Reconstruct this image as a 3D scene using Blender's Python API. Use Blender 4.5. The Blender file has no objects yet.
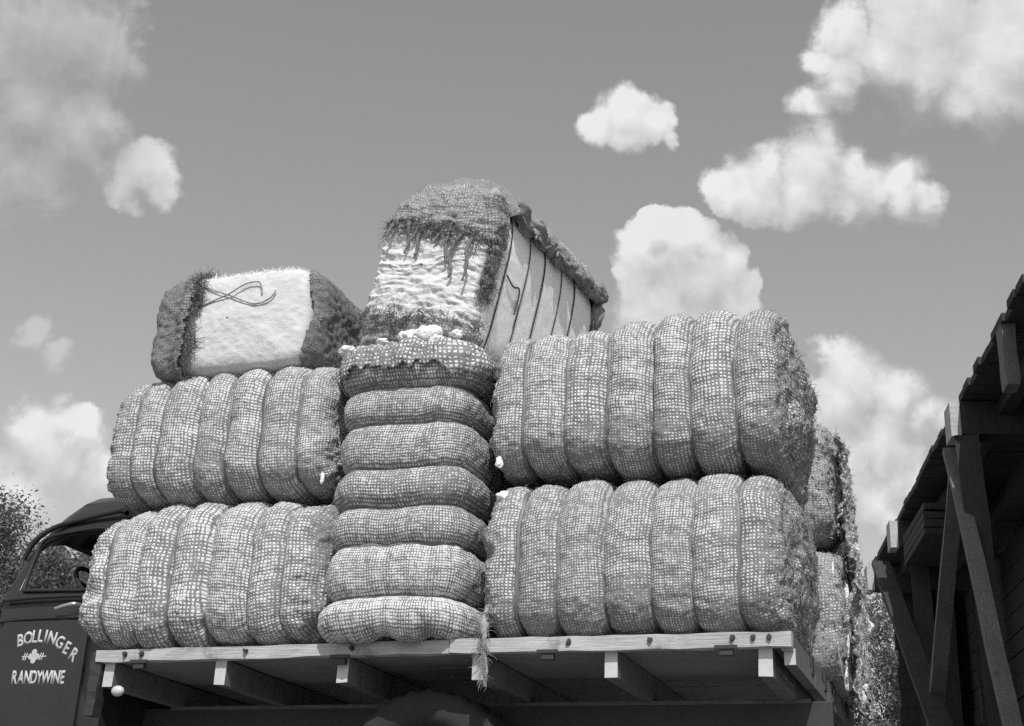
import bpy, bmesh, math, random
import numpy as np
from mathutils import Vector, Matrix, Euler

random.seed(7)
S = bpy.context.scene
COL = S.collection
R = math.radians

# ------------------------------------------------------------------ camera frame
F_PX, CX, CY = 1372.0, 512.0, 363.0
CAM = np.array([0.0, -6.0, 0.057])
M3 = np.array([[0.9425513, -0.09084315, -0.32147251],
               [0.33147791, 0.3737808, 0.86626226],
               [0.04146626, -0.92305766, 0.38242008]])      # rows: world X, Y, Z in (right, down, forward)

cam_d = bpy.data.cameras.new('camera')
cam = bpy.data.objects.new('camera', cam_d)
COL.objects.link(cam)
S.camera = cam
cam_d.sensor_width = 36.0
cam_d.lens = F_PX / 1024.0 * 36.0
cam_d.clip_start = 0.05
cam_d.clip_end = 3000
rot = Matrix([[M3[i][0], -M3[i][1], -M3[i][2]] for i in range(3)])
cam.matrix_world = Matrix.Translation(Vector(CAM)) @ rot.to_4x4()


def sky_dir(px, py):
    v = M3 @ np.array([px - CX, py - CY, F_PX])
    return v / np.linalg.norm(v)


# ------------------------------------------------------------------ tagging helpers
def tag(o, label=None, cat=None, group=None, kind=None):
    if label: o['label'] = label
    if cat: o['category'] = cat
    if group: o['group'] = group
    if kind: o['kind'] = kind
    return o


def empty(name, loc=(0, 0, 0), rotm=None):
    o = bpy.data.objects.new(name, None)
    COL.objects.link(o)
    o.empty_display_size = 0.2
    if rotm is not None:
        o.matrix_world = Matrix.Translation(Vector(loc)) @ rotm.to_4x4()
    else:
        o.location = loc
    return o


def link_mesh(name, me, mats, parent=None):
    o = bpy.data.objects.new(name, me)
    COL.objects.link(o)
    if not isinstance(mats, (list, tuple)):
        mats = [mats]
    for m in mats:
        me.materials.append(m)
    if parent is not None:
        o.parent = parent
    return o


# ------------------------------------------------------------------ numpy mesh + noise
def np_mesh(name, V, quads, smooth=True):
    me = bpy.data.meshes.new(name)
    V = np.ascontiguousarray(V, dtype=np.float32)
    quads = np.ascontiguousarray(quads, dtype=np.int32)
    nq, k = quads.shape
    me.vertices.add(len(V))
    me.vertices.foreach_set('co', V.ravel())
    me.loops.add(nq * k)
    me.loops.foreach_set('vertex_index', quads.ravel())
    me.polygons.add(nq)
    me.polygons.foreach_set('loop_start', np.arange(0, nq * k, k, dtype=np.int32))
    me.polygons.foreach_set('loop_total', np.full(nq, k, dtype=np.int32))
    if smooth:
        me.polygons.foreach_set('use_smooth', np.ones(nq, dtype=bool))
    me.update(calc_edges=True)
    return me


def _hash(ix, iy, iz, seed):
    h = (ix * 374761393 + iy * 668265263 + iz * 2147483647 + seed * 974711) & 0xFFFFFFFF
    h = ((h ^ (h >> 13)) * 1274126177) & 0xFFFFFFFF
    h = h ^ (h >> 16)
    return (h & 0xFFFFFF) / float(0xFFFFFF) * 2 - 1


def vnoise(P, seed=0):
    P = np.asarray(P, dtype=np.float64)
    I = np.floor(P).astype(np.int64)
    Fr = P - I
    Fr = Fr * Fr * (3 - 2 * Fr)
    out = 0
    for dx in (0, 1):
        wx = Fr[..., 0] if dx else 1 - Fr[..., 0]
        for dy in (0, 1):
            wy = Fr[..., 1] if dy else 1 - Fr[..., 1]
            for dz in (0, 1):
                wz = Fr[..., 2] if dz else 1 - Fr[..., 2]
                out = out + wx * wy * wz * _hash(I[..., 0] + dx, I[..., 1] + dy, I[..., 2] + dz, seed)
    return out


def fbm(P, seed=0, oct=3, gain=0.5):
    a, s, out = 1.0, 1.0, 0
    for k in range(oct):
        out = out + a * vnoise(P * s, seed + 17 * k)
        a *= gain
        s *= 2.03
    return out


def spow(x, p):
    return np.sign(x) * np.abs(x) ** p


def smooth01(a, b, x):
    t = np.clip((x - a) / (b - a), 0, 1)
    return t * t * (3 - 2 * t)


# ------------------------------------------------------------------ materials
def mat(name):
    m = bpy.data.materials.new(name)
    m.use_nodes = True
    nt = m.node_tree
    b = nt.nodes['Principled BSDF']
    return m, nt, b


class N:
    """tiny node builder"""
    def __init__(s, nt): s.nt = nt
    def new(s, t, **kw):
        n = s.nt.nodes.new(t)
        for k, v in kw.items(): setattr(n, k, v)
        return n
    def lk(s, a, b): s.nt.links.new(a, b)
    def val(s, sock, v):
        if hasattr(v, 'is_linked') or isinstance(v, bpy.types.NodeSocket): s.nt.links.new(v, sock)
        else: sock.default_value = v
    def math(s, op, a, b=0.0, c=0.0, clamp=False):
        n = s.new('ShaderNodeMath', operation=op); n.use_clamp = clamp
        s.val(n.inputs[0], a); s.val(n.inputs[1], b); s.val(n.inputs[2], c)
        return n.outputs[0]
    def vmath(s, op, a, b=(0, 0, 0), scale=None):
        n = s.new('ShaderNodeVectorMath', operation=op)
        s.val(n.inputs[0], a); s.val(n.inputs[1], b)
        if scale is not None: s.val(n.inputs['Scale'], scale)
        return n.outputs['Value'] if op in ('DISTANCE', 'LENGTH', 'DOT_PRODUCT') else n.outputs[0]
    def noise(s, vec, scale, detail=3, rough=0.55, col=False):
        n = s.new('ShaderNodeTexNoise')
        if vec is not None: s.lk(vec, n.inputs['Vector'])
        n.inputs['Scale'].default_value = scale
        n.inputs['Detail'].default_value = detail
        n.inputs['Roughness'].default_value = rough
        return n.outputs['Color' if col else 'Fac']
    def ramp(s, v, a, b, c=0.0, d=1.0, smooth=True):
        n = s.new('ShaderNodeMapRange')
        n.interpolation_type = 'SMOOTHSTEP' if smooth else 'LINEAR'
        s.val(n.inputs[0], v); s.val(n.inputs[1], a); s.val(n.inputs[2], b); s.val(n.inputs[3], c); s.val(n.inputs[4], d)
        return n.outputs[0]
    def mix(s, f, a, b):
        n = s.new('ShaderNodeMix', data_type='RGBA')
        s.val(n.inputs[0], f)
        s.val(n.inputs[6], a if isinstance(a, bpy.types.NodeSocket) else (a, a, a, 1))
        s.val(n.inputs[7], b if isinstance(b, bpy.types.NodeSocket) else (b, b, b, 1))
        return n.outputs[2]
    def mixf(s, f, a, b):
        n = s.new('ShaderNodeMix', data_type='FLOAT')
        s.val(n.inputs[0], f); s.val(n.inputs[2], a); s.val(n.inputs[3], b)
        return n.outputs[0]
    def gray(s, v):
        n = s.new('ShaderNodeCombineColor')
        for i in range(3): s.val(n.inputs[i], v)
        return n.outputs[0]


def simple_mat(name, g, rough=0.8, var=0.25, scale=14.0, bump=0.0, metallic=0.0, streak=None, dirt=0.0):
    m, nt, b = mat(name)
    n = N(nt)
    tc = n.new('ShaderNodeTexCoord').outputs['Object']
    vec = tc
    if streak:
        mp = n.new('ShaderNodeMapping'); n.lk(tc, mp.inputs[0]); mp.inputs['Scale'].default_value = streak
        vec = mp.outputs[0]
    f1 = n.noise(vec, scale, 5, 0.6)
    f2 = n.noise(tc, scale * 0.13 + 0.7, 3, 0.6)
    v = n.math('MULTIPLY_ADD', f1, 2 * var, 1 - var)
    v2 = n.math('MULTIPLY_ADD', f2, var * 1.6, 1 - var * 0.8)
    v = n.math('MULTIPLY', n.math('MULTIPLY', v, v2), g)
    if dirt:
        d = n.ramp(n.noise(tc, 5.0, 6, 0.7), 0.52, 0.72)
        v = n.math('MULTIPLY', v, n.math('MULTIPLY_ADD', d, -dirt, 1.0))
    n.lk(n.gray(v), b.inputs['Base Color'])
    b.inputs['Roughness'].default_value = rough
    b.inputs['Metallic'].default_value = metallic
    b.inputs['Specular IOR Level'].default_value = 0.3 if rough > 0.6 else 0.5
    if bump:
        bp = n.new('ShaderNodeBump'); bp.inputs['Strength'].default_value = bump; bp.inputs['Distance'].default_value = 0.01
        n.lk(f1, bp.inputs['Height']); n.lk(bp.outputs[0], b.inputs['Normal'])
    return m


def jute_mat(name, thread=0.21, cotton=0.88, w0=0.45, aspect=1.0, bump=0.8):
    """open jute bagging over cotton; UV in weave cells, attribute 'cover' +1 doubled bagging, -1 bare cotton"""
    m, nt, b = mat(name)
    n = N(nt)
    uv = n.new('ShaderNodeUVMap').outputs[0]
    obj = n.new('ShaderNodeTexCoord').outputs['Object']
    cover = n.new('ShaderNodeAttribute'); cover.attribute_name = 'cover'
    cov = cover.outputs['Fac']
    warp = n.vmath('SUBTRACT', n.noise(uv, 0.55, 2, 0.5, col=True), (0.5, 0.5, 0.5))
    warp2 = n.vmath('SUBTRACT', n.noise(uv, 1.9, 2, 0.5, col=True), (0.5, 0.5, 0.5))
    uvw = n.vmath('ADD', uv, n.vmath('SCALE', warp, scale=0.7))
    uvw = n.vmath('ADD', uvw, n.vmath('SCALE', warp2, scale=0.22))
    sep = n.new('ShaderNodeSeparateXYZ'); n.lk(uvw, sep.inputs[0])
    cell = n.vmath('FLOOR', uvw)
    wn = n.new('ShaderNodeTexWhiteNoise', noise_dimensions='2D'); n.lk(cell, wn.inputs['Vector'])
    rnd = wn.outputs['Value']
    dU = n.math('MULTIPLY', n.math('ABSOLUTE', n.math('SUBTRACT', n.math('FRACT', sep.outputs[0]), 0.5)), 2.0)
    dV = n.math('MULTIPLY', n.math('ABSOLUTE', n.math('SUBTRACT', n.math('FRACT', sep.outputs[1]), 0.5)), 2.0)
    patch = n.noise(uv, 0.085, 4, 0.62)
    patch2 = n.noise(uv, 0.33, 3, 0.6)
    w = n.math('ADD', w0, n.math('MULTIPLY', n.math('MAXIMUM', cov, -0.3), 0.5))
    w = n.math('ADD', w, n.math('MULTIPLY', n.math('SUBTRACT', patch, 0.5), 0.70))
    w = n.math('ADD', w, n.math('MULTIPLY', n.math('SUBTRACT', patch2, 0.5), 0.55))
    w = n.math('ADD', w, n.math('MULTIPLY', n.math('SUBTRACT', rnd, 0.5), 0.40))
    def thread_w(c, k):
        wn1 = n.new('ShaderNodeTexWhiteNoise', noise_dimensions='1D'); n.lk(n.math('FLOOR', n.math('ADD', c, 0.5)), wn1.inputs['W'])
        inv = n.math('SUBTRACT', 1.0, n.math('ADD', w, n.math('MULTIPLY', n.math('SUBTRACT', wn1.outputs['Value'], 0.5), k)))
        return n.math('SUBTRACT', inv, 0.17), n.math('ADD', inv, 0.17)
    tU = n.ramp(dU, *thread_w(sep.outputs[0], 0.30)); tV = n.ramp(dV, *thread_w(sep.outputs[1], 0.28))
    ct = n.math('MULTIPLY', n.math('SUBTRACT', 1.0, tU), n.math('SUBTRACT', 1.0, tV))
    fib = n.noise(obj, 330.0, 3, 0.7)
    fib2 = n.noise(obj, 90.0, 4, 0.7)
    bare = n.math('MULTIPLY', cov, -1.0, clamp=True)
    bare = n.ramp(n.math('ADD', bare, n.math('MULTIPLY', n.math('SUBTRACT', fib2, 0.5), 0.8)), 0.35, 0.6)
    ct2 = n.math('MAXIMUM', ct, bare)
    tcol = n.math('MULTIPLY', thread, n.math('MULTIPLY_ADD', fib, 1.3, 0.35))
    tcol = n.math('MULTIPLY', tcol, n.math('MULTIPLY_ADD', fib2, 0.9, 0.55))
    tcol = n.math('MULTIPLY', tcol, n.math('MULTIPLY_ADD', patch, 0.8, 0.6))
    ccol = n.math('MULTIPLY', cotton, n.math('MULTIPLY_ADD', rnd, 0.30, 0.74))
    ccol = n.math('MULTIPLY', ccol, n.math('MULTIPLY_ADD', fib2, 0.35, 0.82))
    v = n.mixf(ct2, tcol, ccol)
    n.lk(n.gray(v), b.inputs['Base Color'])
    b.inputs['Roughness'].default_value = 0.95
    b.inputs['Specular IOR Level'].default_value = 0.1
    dome = n.math('MULTIPLY', n.math('SUBTRACT', 1.0, n.math('MULTIPLY', dU, dU)), n.math('SUBTRACT', 1.0, n.math('MULTIPLY', dV, dV)))
    h = n.math('ADD', n.math('MULTIPLY', n.math('MULTIPLY', dome, ct2), 0.5), n.math('MULTIPLY', n.math('ADD', fib2, fib), 0.55))
    bp = n.new('ShaderNodeBump'); bp.inputs['Strength'].default_value = bump; bp.inputs['Distance'].default_value = 0.009
    n.lk(h, bp.inputs['Height']); n.lk(bp.outputs[0], b.inputs['Normal'])
    return m


def cotton_mat(name, g=0.78, speck=0.35, bump=0.7, stretch=(1, 1, 1), dist=0.012):
    m, nt, b = mat(name)
    n = N(nt)
    tc = n.new('ShaderNodeTexCoord').outputs['Object']
    mp = n.new('ShaderNodeMapping'); n.lk(tc, mp.inputs[0]); mp.inputs['Scale'].default_value = stretch
    f1 = n.noise(mp.outputs[0], 22, 6, 0.65)
    f2 = n.noise(tc, 95, 3, 0.6)
    sp = n.ramp(n.noise(tc, 70, 4, 0.8), 0.60, 0.72)
    v = n.math('MULTIPLY', g, n.math('MULTIPLY_ADD', f1, 0.36, 0.82))
    v = n.math('MULTIPLY', v, n.math('MULTIPLY_ADD', sp, -speck, 1.0))
    n.lk(n.gray(v), b.inputs['Base Color'])
    b.inputs['Roughness'].default_value = 1.0
    b.inputs['Specular IOR Level'].default_value = 0.05
    h = n.math('ADD', f1, n.math('MULTIPLY', f2, 0.35))
    bp = n.new('ShaderNodeBump'); bp.inputs['Strength'].default_value = bump; bp.inputs['Distance'].default_value = dist
    n.lk(h, bp.inputs['Height']); n.lk(bp.outputs[0], b.inputs['Normal'])
    return m


JUTE = jute_mat('jute_bagging')
JUTE_B = jute_mat('jute_bagging_light', thread=0.235, cotton=0.89, w0=0.43)
JUTE_L = jute_mat('jute_bagging_open', thread=0.235, cotton=0.89, w0=0.39)
JUTE_C = jute_mat('jute_bagging_worn', thread=0.23, cotton=0.88, w0=0.47)
JUTE_D = jute_mat('jute_bagging_dense', thread=0.31, cotton=0.84, w0=0.48, bump=1.0)
FIBRE = simple_mat('jute_fibre', 0.34, 0.95, 0.5, 30)
FIBRE_DK = simple_mat('jute_fibre_dark', 0.17, 0.95, 0.5, 30)
COTTON = cotton_mat('cotton_layered', 0.64, 0.12, 0.8, (0.5, 0.5, 2.0))
COTTON_SM = cotton_mat('cotton_pressed', 0.57, 0.45, 0.6, (1, 1, 1.6), 0.008)
COTTON_FL = cotton_mat('cotton_fluff', 0.82, 0.1, 0.9)
STEEL = simple_mat('tie_steel', 0.16, 0.55, 0.3, 20, metallic=0.3)
STEEL_DK = simple_mat('tie_steel_dark', 0.05, 0.7, 0.3, 20)
TWINE = simple_mat('twine', 0.24, 0.9, 0.4, 60)
WOOD_LT = simple_mat('painted_wood_worn', 0.40, 0.7, 0.34, 26, 0.6, streak=(0.25, 4, 4), dirt=0.55)
WOOD_END = simple_mat('beam_end_wood', 0.50, 0.8, 0.18, 26, 0.2, dirt=0.3)
WOOD_BED = simple_mat('bed_plank_wood', 0.19, 0.85, 0.35, 18, 0.4, streak=(0.3, 4, 4))
WOOD_DK = simple_mat('stained_timber', 0.13, 0.85, 0.4, 16, 0.5, streak=(1, 1, 0.25), dirt=0.4)
CREO = simple_mat('creosoted_timber', 0.045, 0.85, 0.4, 14, 0.6, streak=(2, 2, 0.3), dirt=0.3)
CREO_LT = simple_mat('weathered_brace_timber', 0.16, 0.85, 0.4, 16, 0.6, streak=(3, 3, 0.4), dirt=0.35)
CREO_SUNLIT = simple_mat('timber_sunlit_tip', 0.42, 0.9, 0.35, 30, 0.5)  # pale trestle timber, sunlight put into the colour
PAINT = simple_mat('cab_paint_dark', 0.022, 0.28, 0.3, 3.5, bump=0.06, dirt=0.35)
PAINT_IN = simple_mat('cab_interior', 0.02, 0.8, 0.3, 9)
RUBBER = simple_mat('tyre_rubber', 0.03, 0.85, 0.3, 30, 0.3)
IRON = simple_mat('chassis_iron', 0.03, 0.6, 0.3, 20)
CHROME = simple_mat('bright_metal', 0.6, 0.28, 0.15, 20, metallic=0.85)
LETTER = simple_mat('sign_paint', 0.46, 0.7, 0.28, 60, dirt=0.5)
LAMP_W = simple_mat('lamp_white', 0.5, 0.4, 0.1, 20)
RUST = simple_mat('bolt_rust', 0.05, 0.8, 0.3, 40)


# ------------------------------------------------------------------ bale generator
def bale_grid(L, B, H, seed, nseg=7, groove=0.045, res=0.0095, n_len=7.0, n_sec=3.3, wr=1.0, segscale=None, crease=None, capbulge=0.05, n_bot=None):
    """grid of points, local axis X length, Y depth B, Z height H"""
    rng = np.random.RandomState(seed)
    a = L / 2
    # meridian profile (x, r) uniform in arc length
    ph = np.linspace(0.004, math.pi - 0.004, 6000)
    x = -a * spow(np.cos(ph), 2 / n_len)
    r = np.abs(spow(np.sin(ph), 2 / n_len))
    rc = np.linspace(0.012, r[0], 400)[:-1]
    x = np.concatenate([np.full(399, -a), x, np.full(399, a)])
    r = np.concatenate([rc, r, rc[::-1]])
    Rm = (B + H) / 4
    d = np.hypot(np.diff(x), np.diff(r) * Rm)
    s = np.concatenate([[0], np.cumsum(d)])
    ns = int(s[-1] / res)
    sq = np.linspace(0, s[-1], ns)
    px, pr = np.interp(sq, s, x), np.interp(sq, s, r)
    px = px + np.sign(px) * capbulge * np.clip(1 - pr ** 2, 0, 1)
    th = np.linspace(0, 2 * math.pi, 8000)
    ne = np.where(np.sin(th) < 0, n_bot or n_sec, n_sec)
    cy, cz = B / 2 * spow(np.cos(th), 2 / ne), H / 2 * spow(np.sin(th), 2 / ne)
    d = np.hypot(np.diff(cy), np.diff(cz))
    p = np.concatenate([[0], np.cumsum(d)])
    nt = int(p[-1] / res)
    tq = np.linspace(0, p[-1], nt, endpoint=False)
    qy, qz = np.interp(tq, p, cy), np.interp(tq, p, cz)
    # segments
    edges = np.linspace(-a, a, nseg + 1)
    edges[1:-1] += rng.uniform(-0.024, 0.024, nseg - 1)
    seg = np.clip(np.searchsorted(edges, px) - 1, 0, nseg - 1)
    t = np.clip((px - edges[seg]) / (edges[seg + 1] - edges[seg]), 0, 1)
    first, last = seg == 0, seg == nseg - 1
    bulge = np.clip(4 * t * (1 - t), 0, 1) ** 0.43
    bulge = np.where(first & (t < 0.5), 1 - 0.45 * (1 - bulge), bulge)
    bulge = np.where(last & (t > 0.5), 1 - 0.45 * (1 - bulge), bulge)
    amp = groove * rng.uniform(0.8, 1.25, nseg)
    crest = rng.uniform(-0.014, 0.014, nseg) * min(1.0, groove / 0.04)
    if segscale is not None: crest = crest + np.array(segscale)
    off = amp[seg] * (bulge - 1) + crest[seg] * bulge
    off = off * smooth01(0.25, 0.9, pr)
    P = np.empty((ns, nt, 3))
    P[..., 0] = px[:, None]
    P[..., 1] = pr[:, None] * qy[None]
    P[..., 2] = pr[:, None] * qz[None]
    # normals
    ds = np.gradient(P, axis=0)
    dt = np.roll(P, -1, 1) - np.roll(P, 1, 1)
    Nn = np.cross(dt, ds)
    ln = np.linalg.norm(Nn, axis=2, keepdims=True)
    Nn = Nn / np.maximum(ln, 1e-9)
    ctr = np.where((P * Nn).sum(2) < 0, -1, 1)[..., None]
    Nn = Nn * ctr
    disp = off[:, None] * np.ones((1, nt))
    segP = P.copy(); segP[..., 0] += seg[:, None] * 3.1
    disp = disp + wr * (0.012 * fbm(segP * 4.6, seed, 3) * (0.35 + 0.65 * bulge[:, None]))
    disp = disp + wr * 0.0055 * fbm(segP * 19.0, seed + 5, 2)
    disp = disp + wr * 0.0035 * fbm(segP * np.array([60.0, 60, 60]), seed + 9, 2)
    cap = np.clip(1 - smooth01(0.86, 1.0, pr), 0, 1)[:, None]
    disp = disp + cap * (0.022 * min(1, wr * 1.6) * fbm(P * 9.0, seed + 3, 3) + wr * 0.010 * np.abs(fbm(P * 30.0, seed + 4, 2)))
    if crease is not None: disp = disp + crease(P)
    P2 = P + Nn * disp[..., None]
    if wr > 0.5:
        # seams wander and whole folds lean a little
        P2[..., 0] += 0.009 * fbm(P * np.array([1.5, 3.0, 3.0]) + seed, seed + 21, 2) + 0.005 * fbm(P * np.array([3, 9.0, 9.0]), seed + 23, 2)
    return dict(P=P2, P0=P, N=Nn, seg=seg, t=t, r=pr, x=px, per=tq, s=sq, ns=ns, nt=nt, edges=edges, L=L, B=B, H=H, rng=rng)


def grid_quads(ns, nt, mask=None):
    i = np.arange(ns - 1)[:, None]
    j = np.arange(nt)[None]
    j2 = (j + 1) % nt
    q = np.stack([i * nt + j, i * nt + j2, (i + 1) * nt + j2, (i + 1) * nt + j], -1)
    if mask is not None: return q[mask], mask
    return q.reshape(-1, 4), None


def shell_from_grid(name, G, offset, mask, mats, parent, cell=0.021, cover=None, thick=0.0):
    ns, nt = G['ns'], G['nt']
    P = G['P'] + G['N'] * offset[..., None] if np.ndim(offset) else G['P'] + G['N'] * offset
    i = np.arange(ns - 1)[:, None]; j = np.arange(nt)[None]; j2 = (j + 1) % nt
    q = np.stack(np.broadcast_arrays(i * nt + j, i * nt + j2, (i + 1) * nt + j2, (i + 1) * nt + j), -1)
    segf = np.broadcast_to(G['seg'][:-1, None], (ns - 1, nt))
    rf = np.broadcast_to(G['r'][:-1, None], (ns - 1, nt))
    xf = np.broadcast_to(G['x'][:-1, None], (ns - 1, nt))
    if mask is not None:
        fm = mask[:-1] & mask[1:]
        fm = fm & np.roll(fm, -1, 1)
    else:
        fm = np.ones((ns - 1, nt), bool)
    q = q[fm]
    # per corner uv
    per = G['per']
    V0 = G['P0'].reshape(-1, 3)
    rng = np.random.RandomState(int(abs(G['L'] * 1000 + G['edges'][1] * 1e5)) % 99991)
    nseg = len(G['edges']) - 1
    so = rng.uniform(0, 40, (nseg, 2)); sk = rng.uniform(-0.13, 0.13, nseg); sc = rng.uniform(0.88, 1.16, nseg)
    jj = np.broadcast_to(np.arange(nt)[None], (ns, nt)).reshape(-1)
    ii = np.broadcast_to(np.arange(ns)[:, None], (ns, nt)).reshape(-1)
    fseg = segf[fm]
    perl = per[jj[q]]
    seam = (perl.max(1) - perl.min(1)) > 0.5
    perl[seam] = np.where(perl[seam] < 0.5, perl[seam] + per[-1] + (per[1] - per[0]), perl[seam])
    u = G['s'][ii[q]] / cell * sc[fseg][:, None] + so[fseg, 0][:, None]
    v = perl / cell * sc[fseg][:, None] + so[fseg, 1][:, None] + sk[fseg][:, None] * u
    capf = rf[fm] < 0.80
    cu = V0[q][..., 1] / cell + 7.3
    cv = V0[q][..., 2] / cell + 3.1
    u = np.where(capf[:, None], cu, u); v = np.where(capf[:, None], cv, v)
    # low frequency warp of the weave
    wv = fbm(V0 * 3.2, 77, 2) * 0.7
    u = u + wv[q]; v = v + fbm(V0 * 3.2 + 9.1, 78, 2)[q] * 0.9
    used = np.unique(q)
    remap = np.full(ns * nt, -1, np.int64); remap[used] = np.arange(len(used))
    V = P.reshape(-1, 3)[used]
    me = np_mesh(name, V, remap[q])
    uvl = me.uv_layers.new(name='UVMap')
    uvl.data.foreach_set('uv', np.stack([u, v], -1).astype(np.float32).ravel())
    at = me.attributes.new('cover', 'FLOAT', 'POINT')
    cvv = np.zeros((ns, nt)) if cover is None else cover
    at.data.foreach_set('value', cvv.reshape(-1)[used].astype(np.float32))
    o = link_mesh(name, me, mats, parent)
    if thick:
        md = o.modifiers.new('thickness', 'SOLIDIFY'); md.thickness = thick; md.offset = 0
    return o


def tie_band(G, k, parent, material, width=0.028, lift=0.005, thick=0.003):
    """steel strap lying in groove k"""
    xk = G['edges'][k]
    i0 = int(np.argmin(np.abs(G['x'] - xk)))
    ring = G['P'][i0].copy(); nr = G['N'][i0].copy(); nr[:, 0] = 0
    nr /= np.linalg.norm(nr, axis=1, keepdims=True)
    w = 9
    ker = np.ones(w) / w
    ring = np.stack([np.convolve(np.concatenate([ring[-w:, c], ring[:, c], ring[:w, c]]), ker, 'same')[w:-w] for c in range(3)], -1)
    ring = ring[::3]; nr = nr[::3]
    m = len(ring)
    V = []
    for dx, lf in ((-width / 2, lift), (width / 2, lift), (width / 2, lift + thick), (-width / 2, lift + thick)):
        q = ring + nr * lf; q[:, 0] += dx; V.append(q)
    V = np.stack(V, 1).reshape(-1, 3)
    i = np.arange(m); i2 = (i + 1) % m
    Q = []
    for c in range(4):
        c2 = (c + 1) % 4
        Q.append(np.stack([i * 4 + c, i2 * 4 + c, i2 * 4 + c2, i * 4 + c2], -1))
    me = np_mesh('tie_band', V, np.concatenate(Q), smooth=False)
    return link_mesh('tie_band', me, material, parent)


def fibres(name, pts, nrm, length, width, seed, parent, material, hang=0.0, lift=0.35, curl=0.6, kind=None, segs=4):
    """many short loose strands as thin three sided tubes"""
    rng = np.random.RandomState(seed)
    n = len(pts)
    rnd = rng.normal(size=(n, 3))
    tang = rnd - (rnd * nrm).sum(1, keepdims=True) * nrm
    tang /= np.linalg.norm(tang, axis=1, keepdims=True) + 1e-9
    d = tang * (1 - lift) + nrm * lift * rng.uniform(0.1, 1.2, (n, 1))
    d[:, 2] -= hang * rng.uniform(0.3, 1.0, n)
    d /= np.linalg.norm(d, axis=1, keepdims=True)
    ln = length * rng.uniform(0.35, 1.5, (n, 1))
    pos = pts.copy()
    rings = []
    wv = width * rng.uniform(0.6, 1.4, (n, 1))
    for k in range(segs + 1):
        up = np.cross(d, nrm + 0.01); up /= np.linalg.norm(up, axis=1, keepdims=True) + 1e-9
        s2 = np.cross(d, up)
        ww = wv * (1 - 0.6 * k / segs)
        ring = np.stack([pos + ww * (up * math.cos(a) + s2 * math.sin(a)) for a in (0, 2.09, 4.19)], 1)
        rings.append(ring)
        pos = pos + d * ln / segs
        d = d + rng.normal(size=(n, 3)) * curl * 0.55
        d[:, 2] -= hang * 0.45
        d /= np.linalg.norm(d, axis=1, keepdims=True)
    V = np.stack(rings, 1).reshape(-1, 3)
    base = (np.arange(n) * (segs + 1) * 3)[:, None]
    Q = []
    for k in range(segs):
        for c in range(3):
            c2 = (c + 1) % 3
            Q.append(base + np.array([[k * 3 + c, k * 3 + c2, (k + 1) * 3 + c2, (k + 1) * 3 + c]]))
    me = np_mesh(name, V, np.concatenate(Q))
    o = link_mesh(name, me, material, parent)
    if kind: o['kind'] = kind
    return o


def pick(G, mask, n, seed, off=0.0):
    rng = np.random.RandomState(seed)
    idx = np.argwhere(mask)
    idx = idx[rng.randint(0, len(idx), n)]
    return G['P'][idx[:, 0], idx[:, 1]] + G['N'][idx[:, 0], idx[:, 1]] * off, G['N'][idx[:, 0], idx[:, 1]]


def tuft(parent, loc, r, seed, material=COTTON_FL, name='cotton_tuft', squash=(1, 1, 1)):
    bm = bmesh.new()
    bmesh.ops.create_icosphere(bm, subdivisions=4, radius=1.0)
    co = np.array([v.co[:] for v in bm.verts])
    d = 1 + 0.28 * fbm(co * 1.7 + seed * 3.3, seed, 3) + 0.06 * fbm(co * 7 + seed, seed + 1, 2)
    co = co * d[:, None] * r * np.array(squash) + np.array(loc)
    for v, c in zip(bm.verts, co): v.co = c
    me = bpy.data.meshes.new(name); bm.to_mesh(me); bm.free()
    for p in me.polygons: p.use_smooth = True
    return link_mesh(name, me, material, parent)


GROUP = 'cotton bales loaded on the flatbed truck'


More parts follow.
